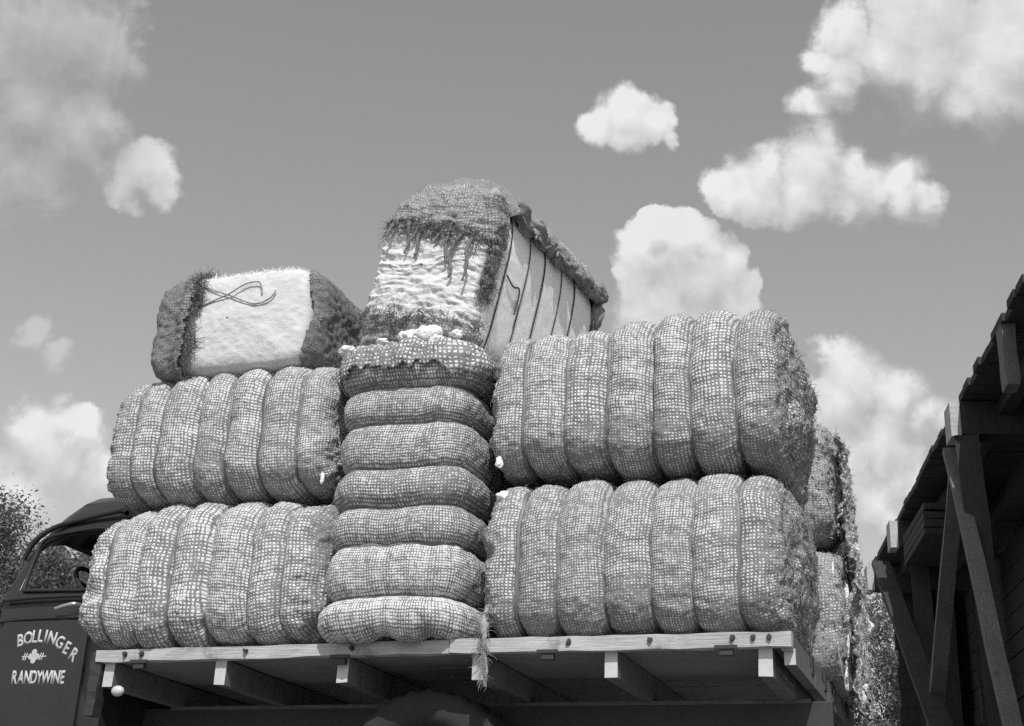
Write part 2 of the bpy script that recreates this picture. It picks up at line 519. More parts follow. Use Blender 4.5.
def cotton_bale(loc, dims, seed, label, material, rotm=None, groove=0.045, ties=STEEL, low_side=-1, fuzz=700, ragged=(0.7, 0.7), segscale=None,
                cell=0.0195, double_band=0.26, n_len=7.0, cap_strip=None, segcover=None, res=0.0095, wr=1.0, zcover=None, n_sec=3.3, capbulge=0.04, n_bot=4.6):
    L, B, H = dims
    e = empty('cotton_bale', loc, rotm)
    tag(e, label, 'cotton bale', GROUP)
    G = bale_grid(L, B, H, seed, groove=groove, segscale=segscale, n_len=n_len, res=res, wr=wr, n_sec=n_sec, capbulge=capbulge, n_bot=None if rotm is not None else n_bot)
    P = G['P0']
    capL = (P[..., 0] < -L / 2 + 0.11); capR = (P[..., 0] > L / 2 - 0.11)
    rr = G['r'][:, None]
    cover = np.zeros(P.shape[:2])
    capness = 1 - smooth01(0.80, 0.985, rr)
    nz = fbm(P * 7, seed + 40, 3)
    cover = cover + np.where(P[..., 0] < 0, ragged[0], ragged[1]) * capness * (0.8 + 0.5 * nz)
    # doubled bagging along the lower part of the front
    if double_band:
        segj = np.random.RandomState(seed + 3).uniform(-0.08, 0.08, 7)[G['seg']][:, None]
        if rotm is None:
            cover = cover + double_band * (1 - smooth01(-0.28 * H, -0.22 * H, P[..., 2] + segj * 0.7 + 0.04 * nz)) * (1 - capness)
    if zcover is not None: cover = cover + zcover(P, nz)
    segc = np.random.RandomState(seed + 8).uniform(-0.16, 0.30, 7)[G['seg']][:, None]
    if segcover is not None: cover = cover + np.array(segcover)[G['seg']][:, None] * (1 - 0.5 * capness)
    else: cover = cover + np.maximum(segc, 0) * (1 - capness) * (0.7 + 0.6 * nz)
    if cap_strip is not None: cover = cover + cap_strip(P, nz) * capness
    body = shell_from_grid('bagging', G, 0.0, None, material, e, cell=cell, cover=cover)
    for k in range(1, 7):
        tie_band(G, k, e, ties)
    if fuzz:
        p, nn = pick(G, np.ones_like(capL), fuzz, seed + 60)
        fibres('loose_fibres', p, nn, 0.030, 0.0011, seed, e, FIBRE, kind='stuff', segs=3)
    return e, G


# ---- the bales packed along the near side of the bed, and two of the far row
ZB = 1.295
LR, GLR = cotton_bale((-1.605, 0.50, ZB + 0.415), (1.45, 1.20, 0.83), 11,
    'lowest right cotton bale on the bed beside the hanging torn bagging strip', JUTE_C, ragged=(0.6, 0.5), cell=0.0150, groove=0.064)
UR, GUR = cotton_bale((-1.61, 0.50, ZB + 0.805 + 0.425), (1.47, 1.18, 0.85), 22,
    'upper right cotton bale standing against the sky, topmost at the tail end', JUTE_B, cell=0.0162, ragged=(0.25, 0.45), groove=0.076, n_len=10, segscale=[-.03, -.02, -.012, -.004, .0, .008, .012])
LL, GLL = cotton_bale((-3.885, 0.475, ZB + 0.415), (1.50, 1.20, 0.83), 33,
    'lowest left cotton bale on the bed behind the truck cab, shade-toned netted right end', JUTE_L, cell=0.0180, ragged=(0.15, 0.75), groove=0.062, n_len=4.3, double_band=0.06)  # dense netting also darkens the right end, standing in for its shade
UL, GUL = cotton_bale((-3.895, 0.50, ZB + 0.795 + 0.405), (1.42, 1.18, 0.81), 44,
    'left upper cotton bale carrying the bale with the wide white cotton panel', JUTE_B, cell=0.0166, ragged=(0.3, 0.4), groove=0.064, double_band=0.18)
# the upright one: local X becomes world Z
R_UP = Matrix(((0, 0, -1), (0, 1, 0), (1, 0, 0)))
CM, GCM = cotton_bale((-2.775, 0.40, ZB + 0.77), (1.51, 1.10, 0.75), 55,
    'cotton bale standing on end in the middle, folds running horizontally', JUTE, cell=0.0158, rotm=R_UP, groove=0.080, segcover=[-.3, -.25, .02, .16, .0, .14, .1],
    ragged=(0.2, 0.5), segscale=[.035, .004, 0, 0, .0, .0, .035], double_band=0, n_sec=5.0, n_len=11.0, capbulge=0.01)
RF, GRF = cotton_bale((-1.645, 1.72, ZB + 0.38), (1.72, 1.12, 0.77), 66,
    'frayed far row bale at bed level, white cotton strip down its torn end', JUTE_D, ragged=(0.1, 0.3), fuzz=500, n_len=11,
    cap_strip=lambda P, nz: -2.6 * np.exp(-((P[..., 1] + 0.12 + 0.05 * nz) / 0.075) ** 2) - 1.8 * np.exp(-((P[..., 1] + 0.36 + 0.05 * nz) / 0.05) ** 2), cell=0.018)
RG, GRG = cotton_bale((-1.64, 1.72, ZB + 0.755 + 0.38), (1.64, 1.12, 0.77), 77,
    'dark frayed bale in the far row peeping out behind the upper right bale', JUTE_D, ragged=(0.1, 0.3), fuzz=500,
    cap_strip=lambda P, nz: -2.6 * np.exp(-((P[..., 1] - 0.02 + 0.05 * nz) / 0.06) ** 2), cell=0.018)


def end_fringe(G, parent, seed, side=1, n=900, ln=0.06, dark=False, zlo=-9, hang=0.5, width=0.0016, name='frayed_end'):
    x = G['P0'][..., 0] * side
    m = (x > G['L'] / 2 - 0.10) & (G['P0'][..., 2] > zlo)
    p, nn = pick(G, m, n, seed)
    return fibres(name, p, nn, ln, width, seed, parent, FIBRE_DK if dark else FIBRE, hang=hang * 0.5, lift=0.12, curl=1.1, kind='stuff', segs=5)


end_fringe(GUR, UR, 1, 1, 700, 0.03, width=.002)
end_fringe(GUR, UR, 21, 1, 900, 0.045, dark=True, width=.002)
end_fringe(GLR, LR, 2, 1, 800, 0.032, width=.002)
end_fringe(GLR, LR, 22, 1, 900, 0.045, dark=True, width=.002)
end_fringe(GLR, LR, 3, -1, 350, 0.04)
end_fringe(GRF, RF, 4, 1, 1500, 0.045, width=.0026)
end_fringe(GRF, RF, 24, 1, 700, 0.05, dark=True, width=.0026)
end_fringe(GRG, RG, 5, 1, 1100, 0.04, width=.0024)
end_fringe(GRG, RG, 25, 1, 500, 0.045, dark=True, width=.0024)
end_fringe(GLL, LL, 6, 1, 350, 0.03, hang=0.2)
end_fringe(GUL, UL, 7, 1, 250, 0.03, hang=0.2)


# long hanging shreds of bagging and cotton at the far tail end
def strands(name, starts, lens, seed, parent, material, width=0.004, sway=0.02):
    rng = np.random.RandomState(seed)
    for (p, l) in zip(starts, lens):
        V, Q = [], []
        n = max(4, int(l / 0.03)); pos = np.array(p, float); d = np.array([0, 0, -1.0]); b0 = len(V)
        w = width * rng.uniform(0.6, 1.5)
        ph = rng.uniform(0, 6)
        for k in range(n + 1):
            for a in range(5):
                rr = w * (1.1 - 0.6 * k / n) * rng.uniform(0.75, 1.25)
                V.append(pos + rr * np.array([math.cos(a * 1.2566 + ph), math.sin(a * 1.2566 + ph), 0]))
            d = d + rng.normal(size=3) * np.array([0.35, 0.35, 0.06]); d /= np.linalg.norm(d)
            d = d * 0.7 + np.array([0, 0, -0.3]); d /= np.linalg.norm(d)
            pos = pos + d * l / n
        for k in range(n):
            for a in range(5):
                a2 = (a + 1) % 5
                Q.append((b0 + k * 5 + a, b0 + k * 5 + a2, b0 + (k + 1) * 5 + a2, b0 + (k + 1) * 5 + a))
        link_mesh(name, np_mesh(name, np.array(V), np.array(Q)), material, parent)


rng = np.random.RandomState(5)
def shreds(G, parent, n, seed, material, lo, hi, width, ymax=0.5, zmin=-0.2):
    x = G['P0'][..., 0]
    m = (x > G['L'] / 2 - 0.06) & (G['P0'][..., 2] > zmin) & (G['P0'][..., 1] < ymax)
    p, nn = pick(G, m, n, seed, 0.006)
    r = np.random.RandomState(seed)
    return strands('hanging_shred', p + nn * 0.006, r.uniform(lo, hi, n), seed, parent, material, width)

shreds(GRF, RF, 50, 31, FIBRE, 0.08, 0.30, 0.003)
shreds(GRG, RG, 30, 33, FIBRE, 0.06, 0.25, 0.003)
shreds(GLR, LR, 16, 34, FIBRE_DK, 0.06, 0.2, 0.0028)
def on_end(G, y, z, off=0.0):
    """point on the +X end nearest local (y, z)"""
    P = G['P']; m = P[..., 0] > G['L'] / 2 - 0.16
    d = np.where(m, np.hypot(P[..., 1] - y, P[..., 2] - z), 9)
    k = np.unravel_index(np.argmin(d), d.shape)
    return P[k] + G['N'][k] * off
def cotton_strip(G, parent, y, z0, z1, r, seed):
    n = max(2, int((z1 - z0) / 0.07))
    for i in range(n):
        z = z0 + (z1 - z0) * (i + .5) / n
        tuft(parent, on_end(G, y + 0.012 * math.sin(i * 2.1 + seed), z, 0.0), r * (0.8 + 0.35 * math.sin(i * 3.7 + seed)), seed + i, COTTON_FL, 'cotton_strip', (0.45, 0.5, 3.2))
cotton_strip(GRF, RF, -0.40, -0.36, 0.12, 0.024, 900)
cotton_strip(GRF, RF, -0.18, -0.30, 0.20, 0.020, 930)
cotton_strip(GRG, RG, -0.22, -0.34, 0.22, 0.021, 960)
cotton_strip(GRF, RF, -0.49, 0.16, 0.33, 0.02, 980)
for i, (y, z, r) in enumerate([(-0.40, 0.24, 0.05), (-0.30, -0.05, 0.05), (-0.45, -0.2, 0.045)]):
    tuft(RF, on_end(GRF, y, z), r, 90 + i, JUTE_D, 'bagging_lump', (0.6, 1, 1.3))

def torn_flap(parent, x, y0, y1, z1, z0, seed, material):
    """sheet of torn bagging hanging over a bale end, with holes and a ragged lower hem"""
    ny, nz_ = int((y1 - y0) / .012), int((z1 - z0) / .012)
    Y, Z = np.meshgrid(np.linspace(y0, y1, ny), np.linspace(z1, z0, nz_), indexing='ij')
    Pn = np.stack([Y * 0, Y, Z], -1)
    X = x + 0.045 * fbm(Pn * np.array([1, 9, 3]) + seed, seed, 3) + 0.015 * fbm(Pn * 30, seed + 1, 2)
    V = np.stack([X, Y + 0.02 * fbm(Pn * 6, seed + 2, 2), Z], -1).reshape(-1, 3)
    V = np.array([loc(parent, v) for v in V])
    i = np.arange(ny - 1)[:, None]; j = np.arange(nz_ - 1)[None]
    q = np.stack([i * nz_ + j, i * nz_ + j + 1, (i + 1) * nz_ + j + 1, (i + 1) * nz_ + j], -1)
    hole = fbm(Pn * np.array([1, 16, 6]), seed + 4, 3)
    hem = z0 + 0.16 + 0.14 * fbm(Pn * np.array([0, 12, 0]), seed + 5, 3)
    edge = np.minimum(Y - y0, y1 - Y) - 0.04 - 0.05 * fbm(Pn * np.array([0, 0, 9]), seed + 6, 3)
    keep = (hole < 0.45) & (Z > hem) & (edge > 0)
    q = q[keep[:-1, :-1] & keep[1:, 1:]]
    used = np.unique(q); rm_ = np.full(len(V), -1); rm_[used] = np.arange(len(used))
    me = np_mesh('torn_flap', V[used], rm_[q])
    uvl = me.uv_layers.new(name='UVMap')
    uvl.data.foreach_set('uv', np.stack([Y.reshape(-1)[q] / .02, Z.reshape(-1)[q] / .02], -1).astype(np.float32).ravel())
    at = me.attributes.new('cover', 'FLOAT', 'POINT')
    at.data.foreach_set('value', (0.25 + 0.3 * hole.reshape(-1)[used] - 1.1 * np.exp(-((Y.reshape(-1)[used] - y0 - 0.35 * (y1 - y0)) / .03) ** 2)).astype(np.float32))
    o = link_mesh('torn_flap', me, material, parent)
    md = o.modifiers.new('thickness', 'SOLIDIFY'); md.thickness = 0.008; md.offset = 0
    p = V[used]; k = np.random.RandomState(seed).randint(0, len(p), 500)
    fibres('flap_fray', p[k], np.tile([[1.0, 0, 0]], (500, 1)), 0.05, 0.002, seed + 9, parent, FIBRE, hang=0.5, lift=0.15, curl=1.0, kind='stuff', segs=5)


def loc(e, w):
    return e.matrix_basis.inverted() @ Vector(w)


torn_flap(RF, -0.735, 1.16, 1.62, 2.16, 1.02, 51, JUTE_D)
torn_flap(RF, -0.755, 1.55, 2.15, 2.10, 1.08, 52, JUTE_C)
torn_flap(RG, -0.785, 1.20, 1.75, 2.66, 1.98, 53, JUTE_D)

# ragged top of the upright bale, cotton puffs squeezing out, folded flap
for i, (x, y, z, r, sq) in enumerate([(-2.78, 0.02, 1.515, 0.046, (1.3, .9, .8)), (-2.66, 0.01, 1.515, 0.058, (1.4, .8, .8)), (-2.62, 0.0, 1.47, 0.032, (1.2, .8, 1.2)),
                                      (-3.13, 0.03, 1.475, 0.036, (1.5, .9, .7)), (-2.52, 0.03, 1.505, 0.03, (1.2, 1, .8)), (-2.93, 0.03, 1.505, 0.025, (1.4, 1, .7))]):
    tuft(CM, (z - 0.70, y - 0.485, -(x + 2.775)), r, 120 + i, COTTON_FL, 'cotton_tuft', (sq[2], sq[1], sq[0]))
PC = GCM['P0']; nzc = fbm(PC * 7, 210, 3); nzd = fbm(PC * 26, 211, 2)
fl = (PC[..., 0] > 0.575 + 0.03 * nzc + 0.025 * nzd) & (PC[..., 1] < 0.35)
shell_from_grid('folded_flap', GCM, np.maximum(0.014 + 0.016 * fbm(PC * np.array([14, 5, 8]), 212, 3) + 0.008 * nzd, 0.007), fl, JUTE_C, CM, cell=0.021, cover=0.15 + 0.35 * nzc, thick=0.008)
mtop = (GCM['P0'][..., 0] > 0.60) & (GCM['P0'][..., 1] < 0.1)
p, nn = pick(GCM, mtop, 900, 201, 0.03)
fibres('frayed_top', p, nn, 0.05, 0.0016, 202, CM, FIBRE_DK, lift=0.3, curl=0.9, kind='stuff', segs=5)
mside = (np.abs(GCM['P0'][..., 2]) > 0.33) & (GCM['P0'][..., 1] < 0)
p, nn = pick(GCM, mside, 900, 203)
fibres('frayed_edge', p, nn, 0.03, 0.0014, 204, CM, FIBRE_DK, lift=0.5, curl=0.9, kind='stuff', segs=4)
# small puff caught between the left bales
tuft(UL, (0.66, -0.50, -0.33), 0.017, 140, COTTON_FL, 'cotton_tuft', (.6, .6, 1.8))
tuft(LR, (-0.64, -0.48, 0.30), 0.04, 141, COTTON_FL, 'cotton_tuft', (1, .8, .6))
tuft(UR, (-0.66, -0.50, -0.345), 0.024, 142, COTTON_FL, 'cotton_tuft', (.8, .6, 1.2))


# torn strip with a knot hanging over the bed edge from the lower right bale
def tube_path(name, pts, radius, material, parent, sides=6, taper=None, jitter=0.0, seed=0):
    pts = [np.array(p, float) for p in pts]
    # catmull resample
    out = []
    n = len(pts)
    for i in range(n - 1):
        p0, p1, p2, p3 = pts[max(i - 1, 0)], pts[i], pts[i + 1], pts[min(i + 2, n - 1)]
        for k in range(8):
            t = k / 8
            out.append(0.5 * ((2 * p1) + (p2 - p0) * t + (2 * p0 - 5 * p1 + 4 * p2 - p3) * t * t + (3 * p1 - p0 - 3 * p2 + p3) * t ** 3))
    out.append(pts[-1])
    rng = np.random.RandomState(seed)
    V, Q = [], []
    m = len(out)
    for i, p in enumerate(out):
        d = out[min(i + 1, m - 1)] - out[max(i - 1, 0)]
        d = d / (np.linalg.norm(d) + 1e-9)
        u = np.cross(d, [0.31, 0.9, 0.2]); u /= np.linalg.norm(u) + 1e-9
        w = np.cross(d, u)
        r = radius(i / (m - 1)) if callable(radius) else radius
        for a in range(sides):
            rr = r * (1 + jitter * rng.uniform(-1, 1))
            V.append(p + rr * (u * math.cos(2 * math.pi * a / sides) + w * math.sin(2 * math.pi * a / sides)))
    for i in range(m - 1):
        for a in range(sides):
            a2 = (a + 1) % sides
            Q.append((i * sides + a, i * sides + a2, (i + 1) * sides + a2, (i + 1) * sides + a))
    me = np_mesh(name, np.array(V), np.array(Q))
    return link_mesh(name, me, material, parent)


def loc(e, w):
    return e.matrix_basis.inverted() @ Vector(w)


KN = tube_path('hanging_strip', [loc(LR, w) for w in [(-2.29, .0, 1.47), (-2.295, -.035, 1.40), (-2.285, -.05, 1.33), (-2.29, -.03, 1.25), (-2.275, -.03, 1.17), (-2.28, -.03, 1.09)]],
               lambda t: 0.014 - 0.007 * t + 0.010 * math.exp(-((t - .3) / .12) ** 2), FIBRE, LR, 8, jitter=0.35, seed=3)
pp = np.array([[*loc(LR, (-2.285 + random.uniform(-.02, .02), -.04, random.uniform(1.1, 1.45)))] for _ in range(160)])
fibres('strip_fray', pp, np.tile([[0, -1.0, 0]], (160, 1)), 0.05, 0.0016, 9, LR, FIBRE, hang=0.6, lift=0.4, segs=4, kind='stuff')


# ------------------------------------------------------------------ bale with the white panel, on top at the left
e = empty('cotton_bale', (-3.875, 0.62, 3.105), Matrix.Rotation(R(90), 3, 'Z'))
tag(e, 'bale on top at left, white cotton end with twine loop between dark burlap sides', 'cotton bale', GROUP)
W1 = bale_grid(1.34, 0.99, 0.61, 302, groove=0.006, wr=0.2, n_len=13, n_sec=6.0, capbulge=0.03)
P = W1['P0']
shell_from_grid('pressed_cotton', W1, 0.0, None, COTTON_SM, e)
nz = fbm(P * 8, 302, 3); nz2 = fbm(P * 30, 303, 2)
edge_l = 0.235 + 0.02 * nz + 0.012 * nz2 - 0.08 * P[..., 2]
edge_r = -0.468 + 0.006 * nz + 0.6 * P[..., 2] ** 2
mk = ((P[..., 1] > edge_l) | (P[..., 1] < edge_r)) & (P[..., 0] < 0.3)
mk = mk | (P[..., 0] >= 0.3)
fold = 0.014 + 0.012 * fbm(P * np.array([6, 14, 9]), 304, 3) + 0.008 * fbm(P * 40, 305, 2)
fold = fold + np.where(P[..., 1] < 0, 0.035 * np.exp(-((P[..., 1] + 0.52 + 0.0 * (P[..., 2] - 0.1)) / 0.05) ** 2), 0)
fold = fold + np.where(P[..., 1] > 0, 0.03 * np.exp(-((P[..., 1] - 0.265) / 0.04) ** 2), 0)
shell_from_grid('burlap_cover', W1, np.maximum(fold, 0.006), mk, jute_mat('burlap_dark', 0.20, 0.46, 0.52, bump=1.0), e, cell=0.016, cover=0.3 + 0.4 * nz, thick=0.008)
for k in range(1, 7): tie_band(W1, k, e, STEEL_DK, 0.014)
mm = (np.abs(P[..., 1] - edge_l) < 0.05) & (P[..., 0] < -0.5)
p, nn = pick(W1, mm, 900, 306, 0.015)
fibres('ragged_edge', p, nn, 0.06, 0.0024, 307, e, FIBRE_DK, lift=0.4, curl=0.9, kind='stuff', segs=5)
mm = ((P[..., 1] < edge_r + 0.0) | (P[..., 1] > edge_l)) & (P[..., 0] < 0.2)
p, nn = pick(W1, mm, 900, 308, 0.015)
fibres('loose_fibres', p, nn, 0.03, 0.0014, 309, e, FIBRE_DK, lift=0.12, curl=0.9, kind='stuff', segs=4)
mm = (P[..., 1] < edge_l) & (P[..., 1] > edge_r) & (P[..., 2] > 0.275) & (P[..., 0] < -0.55)
p, nn = pick(W1, mm, 420, 310)
fibres('cotton_wisps', p, nn, 0.022, 0.003, 311, e, COTTON_FL, lift=0.6, curl=0.7, kind='stuff', segs=3)
fx = -0.690
tube_path('twine_loop', [(fx, 0.230, 0.235), (fx - .01, 0.090, 0.170), (fx - .012, -0.010, 0.130), (fx - .015, -0.070, 0.100), (fx - .015, -0.140, 0.070), (fx - .015, -0.200, 0.065), (fx - .015, -0.260, 0.090), (fx - .012, -0.285, 0.130)], 0.0042, TWINE, e, 6, jitter=0.2)
tube_path('twine_loop', [(fx, 0.230, 0.080), (fx - .012, 0.100, 0.115), (fx - .018, 0.000, 0.145), (fx - .015, -0.070, 0.185), (fx - .015, -0.140, 0.200), (fx - .015, -0.185, 0.185), (fx - .012, -0.200, 0.120)], 0.0042, TWINE, e, 6, jitter=0.2)

# ------------------------------------------------------------------ the leaning torn bale on the very top
rm = Matrix.Rotation(R(-7), 3, 'Z') @ Matrix.Rotation(R(12.5), 3, 'Y') @ Matrix.Rotation(R(90), 3, 'Z')
e = empty('cotton_bale', (-2.645, 0.66, 3.29), rm)
tag(e, 'leaning bale on top of the load, bare white cotton below a torn burlap cap', 'cotton bale', GROUP)
def layers(P):
    front = smooth01(0.52, 0.66, -P[..., 0])
    q = np.stack([P[..., 0] * 0, P[..., 1] * 9.0, P[..., 2] * 52.0 + 2.5 * fbm(P * 4, 404, 2)], -1)
    return front * (0.0065 * fbm(q, 401, 3) + 0.009 * fbm(P * 26, 403, 2))
W2 = bale_grid(1.36, 0.755, 1.06, 402, groove=0.001, wr=0.16, n_len=8, n_sec=3.4, n_bot=5, res=0.0085, crease=layers, capbulge=0.05)
P = W2['P0']
SIDE = P[..., 0] > -0.615
shell_from_grid('bare_cotton', W2, 0.0, P[..., 0] < -0.598, COTTON, e)
shell_from_grid('pressed_side', W2, -0.002, SIDE, cotton_mat('cotton_side', 0.84, 0.10, 0.12, (1, 1, 1), 0.004), e)
nz = fbm(P * 8, 412, 3); nz2 = fbm(P * 32, 413, 2)
front = P[..., 0] < -0.56
top = (P[..., 2] > 0.215 + 0.03 * nz + 0.035 * nz2 + 0.10 * (P[..., 1] + 0.0)) & front
low = (P[..., 2] < -0.30 + 0.035 * nz + 0.03 * nz2) & front
corner = (P[..., 1] < -0.33 + 0.02 * nz2) & (P[..., 0] < -0.60 + 0.03 * nz + 0.02 * nz2) & (P[..., 2] > -0.05 + 0.06 * nz)
rim = (P[..., 2] > 0.345 + 0.035 * nz + 0.02 * nz2) & ~front
back = P[..., 0] > 0.58 + 0.03 * nz
under = (P[..., 2] < -0.40) & ~front
mk = top | low | corner | rim | back | under
off = 0.016 + 0.010 * fbm(P * 9, 414, 3) + 0.005 * fbm(P * 34, 415, 2)
off = off + np.where(~front & (P[..., 2] > 0.3), 0.045 + 0.03 * fbm(P * np.array([9, 5, 5]), 416, 2), 0)
BUR2 = jute_mat('burlap_cap', 0.27, 0.58, 0.44, bump=1.0)
shell_from_grid('burlap_cap', W2, np.maximum(off, 0.006), mk, BUR2, e, cell=0.017, cover=0.05 + 0.3 * nz, thick=0.008)
for k in range(1, 6): tie_band(W2, k, e, STEEL_DK, 0.011 if k % 2 else 0.007, lift=0.003)
for i in range(12):
    xx = -0.50 + i * 0.098
    tuft(e, (xx, -0.375 + 0.012 * math.sin(i * 2.3), 0.425 - 0.03 * abs(math.sin(i * 1.7))), 0.052 + 0.016 * math.sin(i * 3.1), 500 + i, BUR2 if i % 3 else FIBRE_DK, 'rolled_bagging', (1.5, 0.75, 0.95))
tuft(e, (0.63, -0.36, 0.30), 0.06, 520, BUR2, 'rolled_bagging', (0.8, 0.7, 1.6))
tuft(e, (0.655, -0.35, 0.16), 0.05, 521, FIBRE_DK, 'rolled_bagging', (0.6, 0.7, 1.8))
d_top = np.abs(P[..., 2] - (0.215 + 0.10 * P[..., 1]))
mm = (d_top < 0.05) & front & (P[..., 0] < -0.6)
p, nn = pick(W2, mm, 500, 420, 0.02)
fibres('ragged_hem', p, nn, 0.06, 0.0022, 421, e, FIBRE_DK, hang=0.5, lift=0.3, curl=0.9, kind='stuff', segs=5)
mm = (np.abs(P[..., 2] + 0.31) < 0.05) & front
p, nn = pick(W2, mm, 550, 422, 0.02)
fibres('ragged_hem', p, nn, 0.05, 0.0020, 423, e, FIBRE_DK, hang=0.0, lift=0.4, curl=0.9, kind='stuff', segs=5)
mm = (P[..., 1] < -0.33) & (P[..., 0] < -0.58) & (P[..., 2] > -0.15)
p, nn = pick(W2, mm, 700, 424, 0.015)
fibres('ragged_corner', p, nn, 0.05, 0.0020, 425, e, FIBRE_DK, hang=0.4, lift=0.4, curl=0.9, kind='stuff', segs=5)
mm = (np.abs(P[..., 2] - 0.41) < 0.05) & (P[..., 1] < -0.25)
p, nn = pick(W2, mm, 1500, 426, 0.03)
fibres('frayed_rim', p, nn, 0.04, 0.0018, 427, e, FIBRE_DK, hang=0.2, lift=0.4, curl=0.9, kind='stuff', segs=4)
mm = top
p, nn = pick(W2, mm, 350, 428, 0.02)
fibres('loose_fibres', p, nn, 0.03, 0.0013, 429, e, FIBRE, lift=0.35, curl=0.8, kind='stuff', segs=4)
# long torn threads hanging over the bare cotton
for i, pts in enumerate([[(-.735, .16, .25), (-.745, .135, .19), (-.74, .12, .13), (-.745, .125, .06)],
                         [(-.735, -.12, .20), (-.75, -.125, .12), (-.745, -.14, .06), (-.745, -.15, .02)],
                         [(-.73, -.20, .19), (-.75, -.175, .12), (-.75, -.17, .04), (-.745, -.20, -.03), (-.745, -.19, -.07)],
                         [(-.73, -.05, .2), (-.745, -.06, .16), (-.745, -.045, .13)],
                         [(-.735, .25, .24), (-.75, .262, .17), (-.745, .25, .12)], [(-.735, .05, .21), (-.75, .06, .15), (-.75, .045, .08), (-.745, .055, .03)],
                         [(-.735, -.27, .16), (-.75, -.262, .08), (-.745, -.285, .01), (-.742, -.28, -.08)], [(-.735, .09, .22), (-.75, .085, .17), (-.75, .10, .13)]]):
    tube_path('torn_thread', pts, lambda t: 0.012 - 0.006 * t, FIBRE_DK, e, 6, jitter=0.35, seed=i)
tube_path('bent_wire', [(-.50, -.385, .06), (-.42, -.39, .03), (-.36, -.39, .045), (-.34, -.39, 0.0), (-.34, -.388, -.10)], 0.005, STEEL_DK, e, 6)


# ------------------------------------------------------------------ box / panel helpers
def mb_box(bm, c, s, rotm=None, bev=0.0, jit=0.0):
    r = bmesh.ops.create_cube(bm, size=1.0)
    vs = r['verts']
    for v in vs:
        v.co = Vector((v.co.x * s[0], v.co.y * s[1], v.co.z * s[2]))
        if jit: v.co += Vector((random.uniform(-jit, jit), random.uniform(-jit, jit), random.uniform(-jit, jit)))
    if bev:
        es = list({e for v in vs for e in v.link_edges})
        rr = bmesh.ops.bevel(bm, geom=es, offset=bev, segments=2, affect='EDGES', profile=0.6)
        vs = list({v for f in rr['faces'] for v in f.verts} | {v for v in vs if v.is_valid})
    for v in vs:
        co = v.co
        if rotm is not None: co = rotm @ co
        v.co = co + Vector(c)
    return vs


def bm_obj(name, bm, mats, parent=None, smooth=False):
    bmesh.ops.recalc_face_normals(bm, faces=bm.faces)
    me = bpy.data.meshes.new(name)
    bm.to_mesh(me); bm.free()
    if smooth:
        for p in me.polygons: p.use_smooth = True
    return link_mesh(name, me, mats, parent)


def box_obj(name, c, s, m, parent=None, rotm=None, bev=0.004, jit=0.0):
    bm = bmesh.new(); mb_box(bm, c, s, rotm, bev, jit)
    return bm_obj(name, bm, m, parent)


def beam_obj(name, a, b, w, h, m, parent=None, bev=0.006, up=(0, 0, 1), endmat=None, cuts=6, wob=0.004, seed=0):
    """sawn timber from a to b, slightly irregular"""
    a, b = Vector(a), Vector(b)
    d = (b - a); ln = d.length; d.normalize()
    upv = Vector(up)
    if abs(d.dot(upv)) > 0.95: upv = Vector((0, 1, 0))
    x = d.cross(upv).normalized(); z = x.cross(d).normalized()
    rng = np.random.RandomState(seed + int(abs(a.x * 100 + a.z * 37)) % 1000)
    bm = bmesh.new()
    rows = []
    for k in range(cuts + 1):
        t = k / cuts
        row = []
        for sx, sz in ((-1, -1), (1, -1), (1, 1), (-1, 1)):
            row.append(bm.verts.new(a + d * ln * t + x * (sx * w / 2 + rng.uniform(-wob, wob)) + z * (sz * h / 2 + rng.uniform(-wob, wob))))
        rows.append(row)
    for k in range(cuts):
        for c in range(4):
            bm.faces.new((rows[k][c], rows[k][(c + 1) % 4], rows[k + 1][(c + 1) % 4], rows[k + 1][c]))
    f0 = bm.faces.new(rows[0][::-1]); f1 = bm.faces.new(rows[-1])
    if endmat: f0.material_index = 1; f1.material_index = 1
    if bev:
        bmesh.ops.bevel(bm, geom=[e for e in bm.edges if len(e.link_faces) == 2 and e.calc_face_angle(0) > 0.8], offset=bev, segments=1, affect='EDGES')
    return bm_obj(name, bm, [m, endmat] if endmat else [m], parent)


# ------------------------------------------------------------------ the truck
GZ = 0.23                                             # road level under the truck
T = tag(empty('flatbed_truck', (-2.65, 1.1, GZ)), 'dark old flatbed truck loaded with bales, white lettering on its cab door', 'truck')
T.matrix_basis = Matrix.Identity(4)
T.location = (0, 0, 0)
X0, X1, YB = -4.43, -0.93, 2.34
# deck planks run along the bed
bm = bmesh.new()
for k in range(14):
    y = 0.035 + (k + 0.5) * (YB - 0.05) / 14
    mb_box(bm, ((X0 + X1) / 2, y, 1.2755 + random.uniform(-.002, .002)), (X1 - X0 - 0.02, (YB - 0.05) / 14 - 0.006, 0.045), bev=0.003)
bm_obj('deck_planks', bm, WOOD_BED, T)
bm = bmesh.new()
mid = -2.47
rail = beam_obj('side_rail', (X0, 0.0, 1.277), (mid, 0.0, 1.279), 0.05, 0.062, WOOD_LT, T, cuts=16, wob=0.004)
rail2 = beam_obj('side_rail', (mid + .006, -0.002, 1.279), (X1 + 0.055, 0.0, 1.274), 0.055, 0.064, WOOD_LT, T, cuts=16, wob=0.004)
rail3 = beam_obj('side_rail', (X0, YB, 1.277), (X1, YB, 1.277), 0.05, 0.062, WOOD_LT, T)
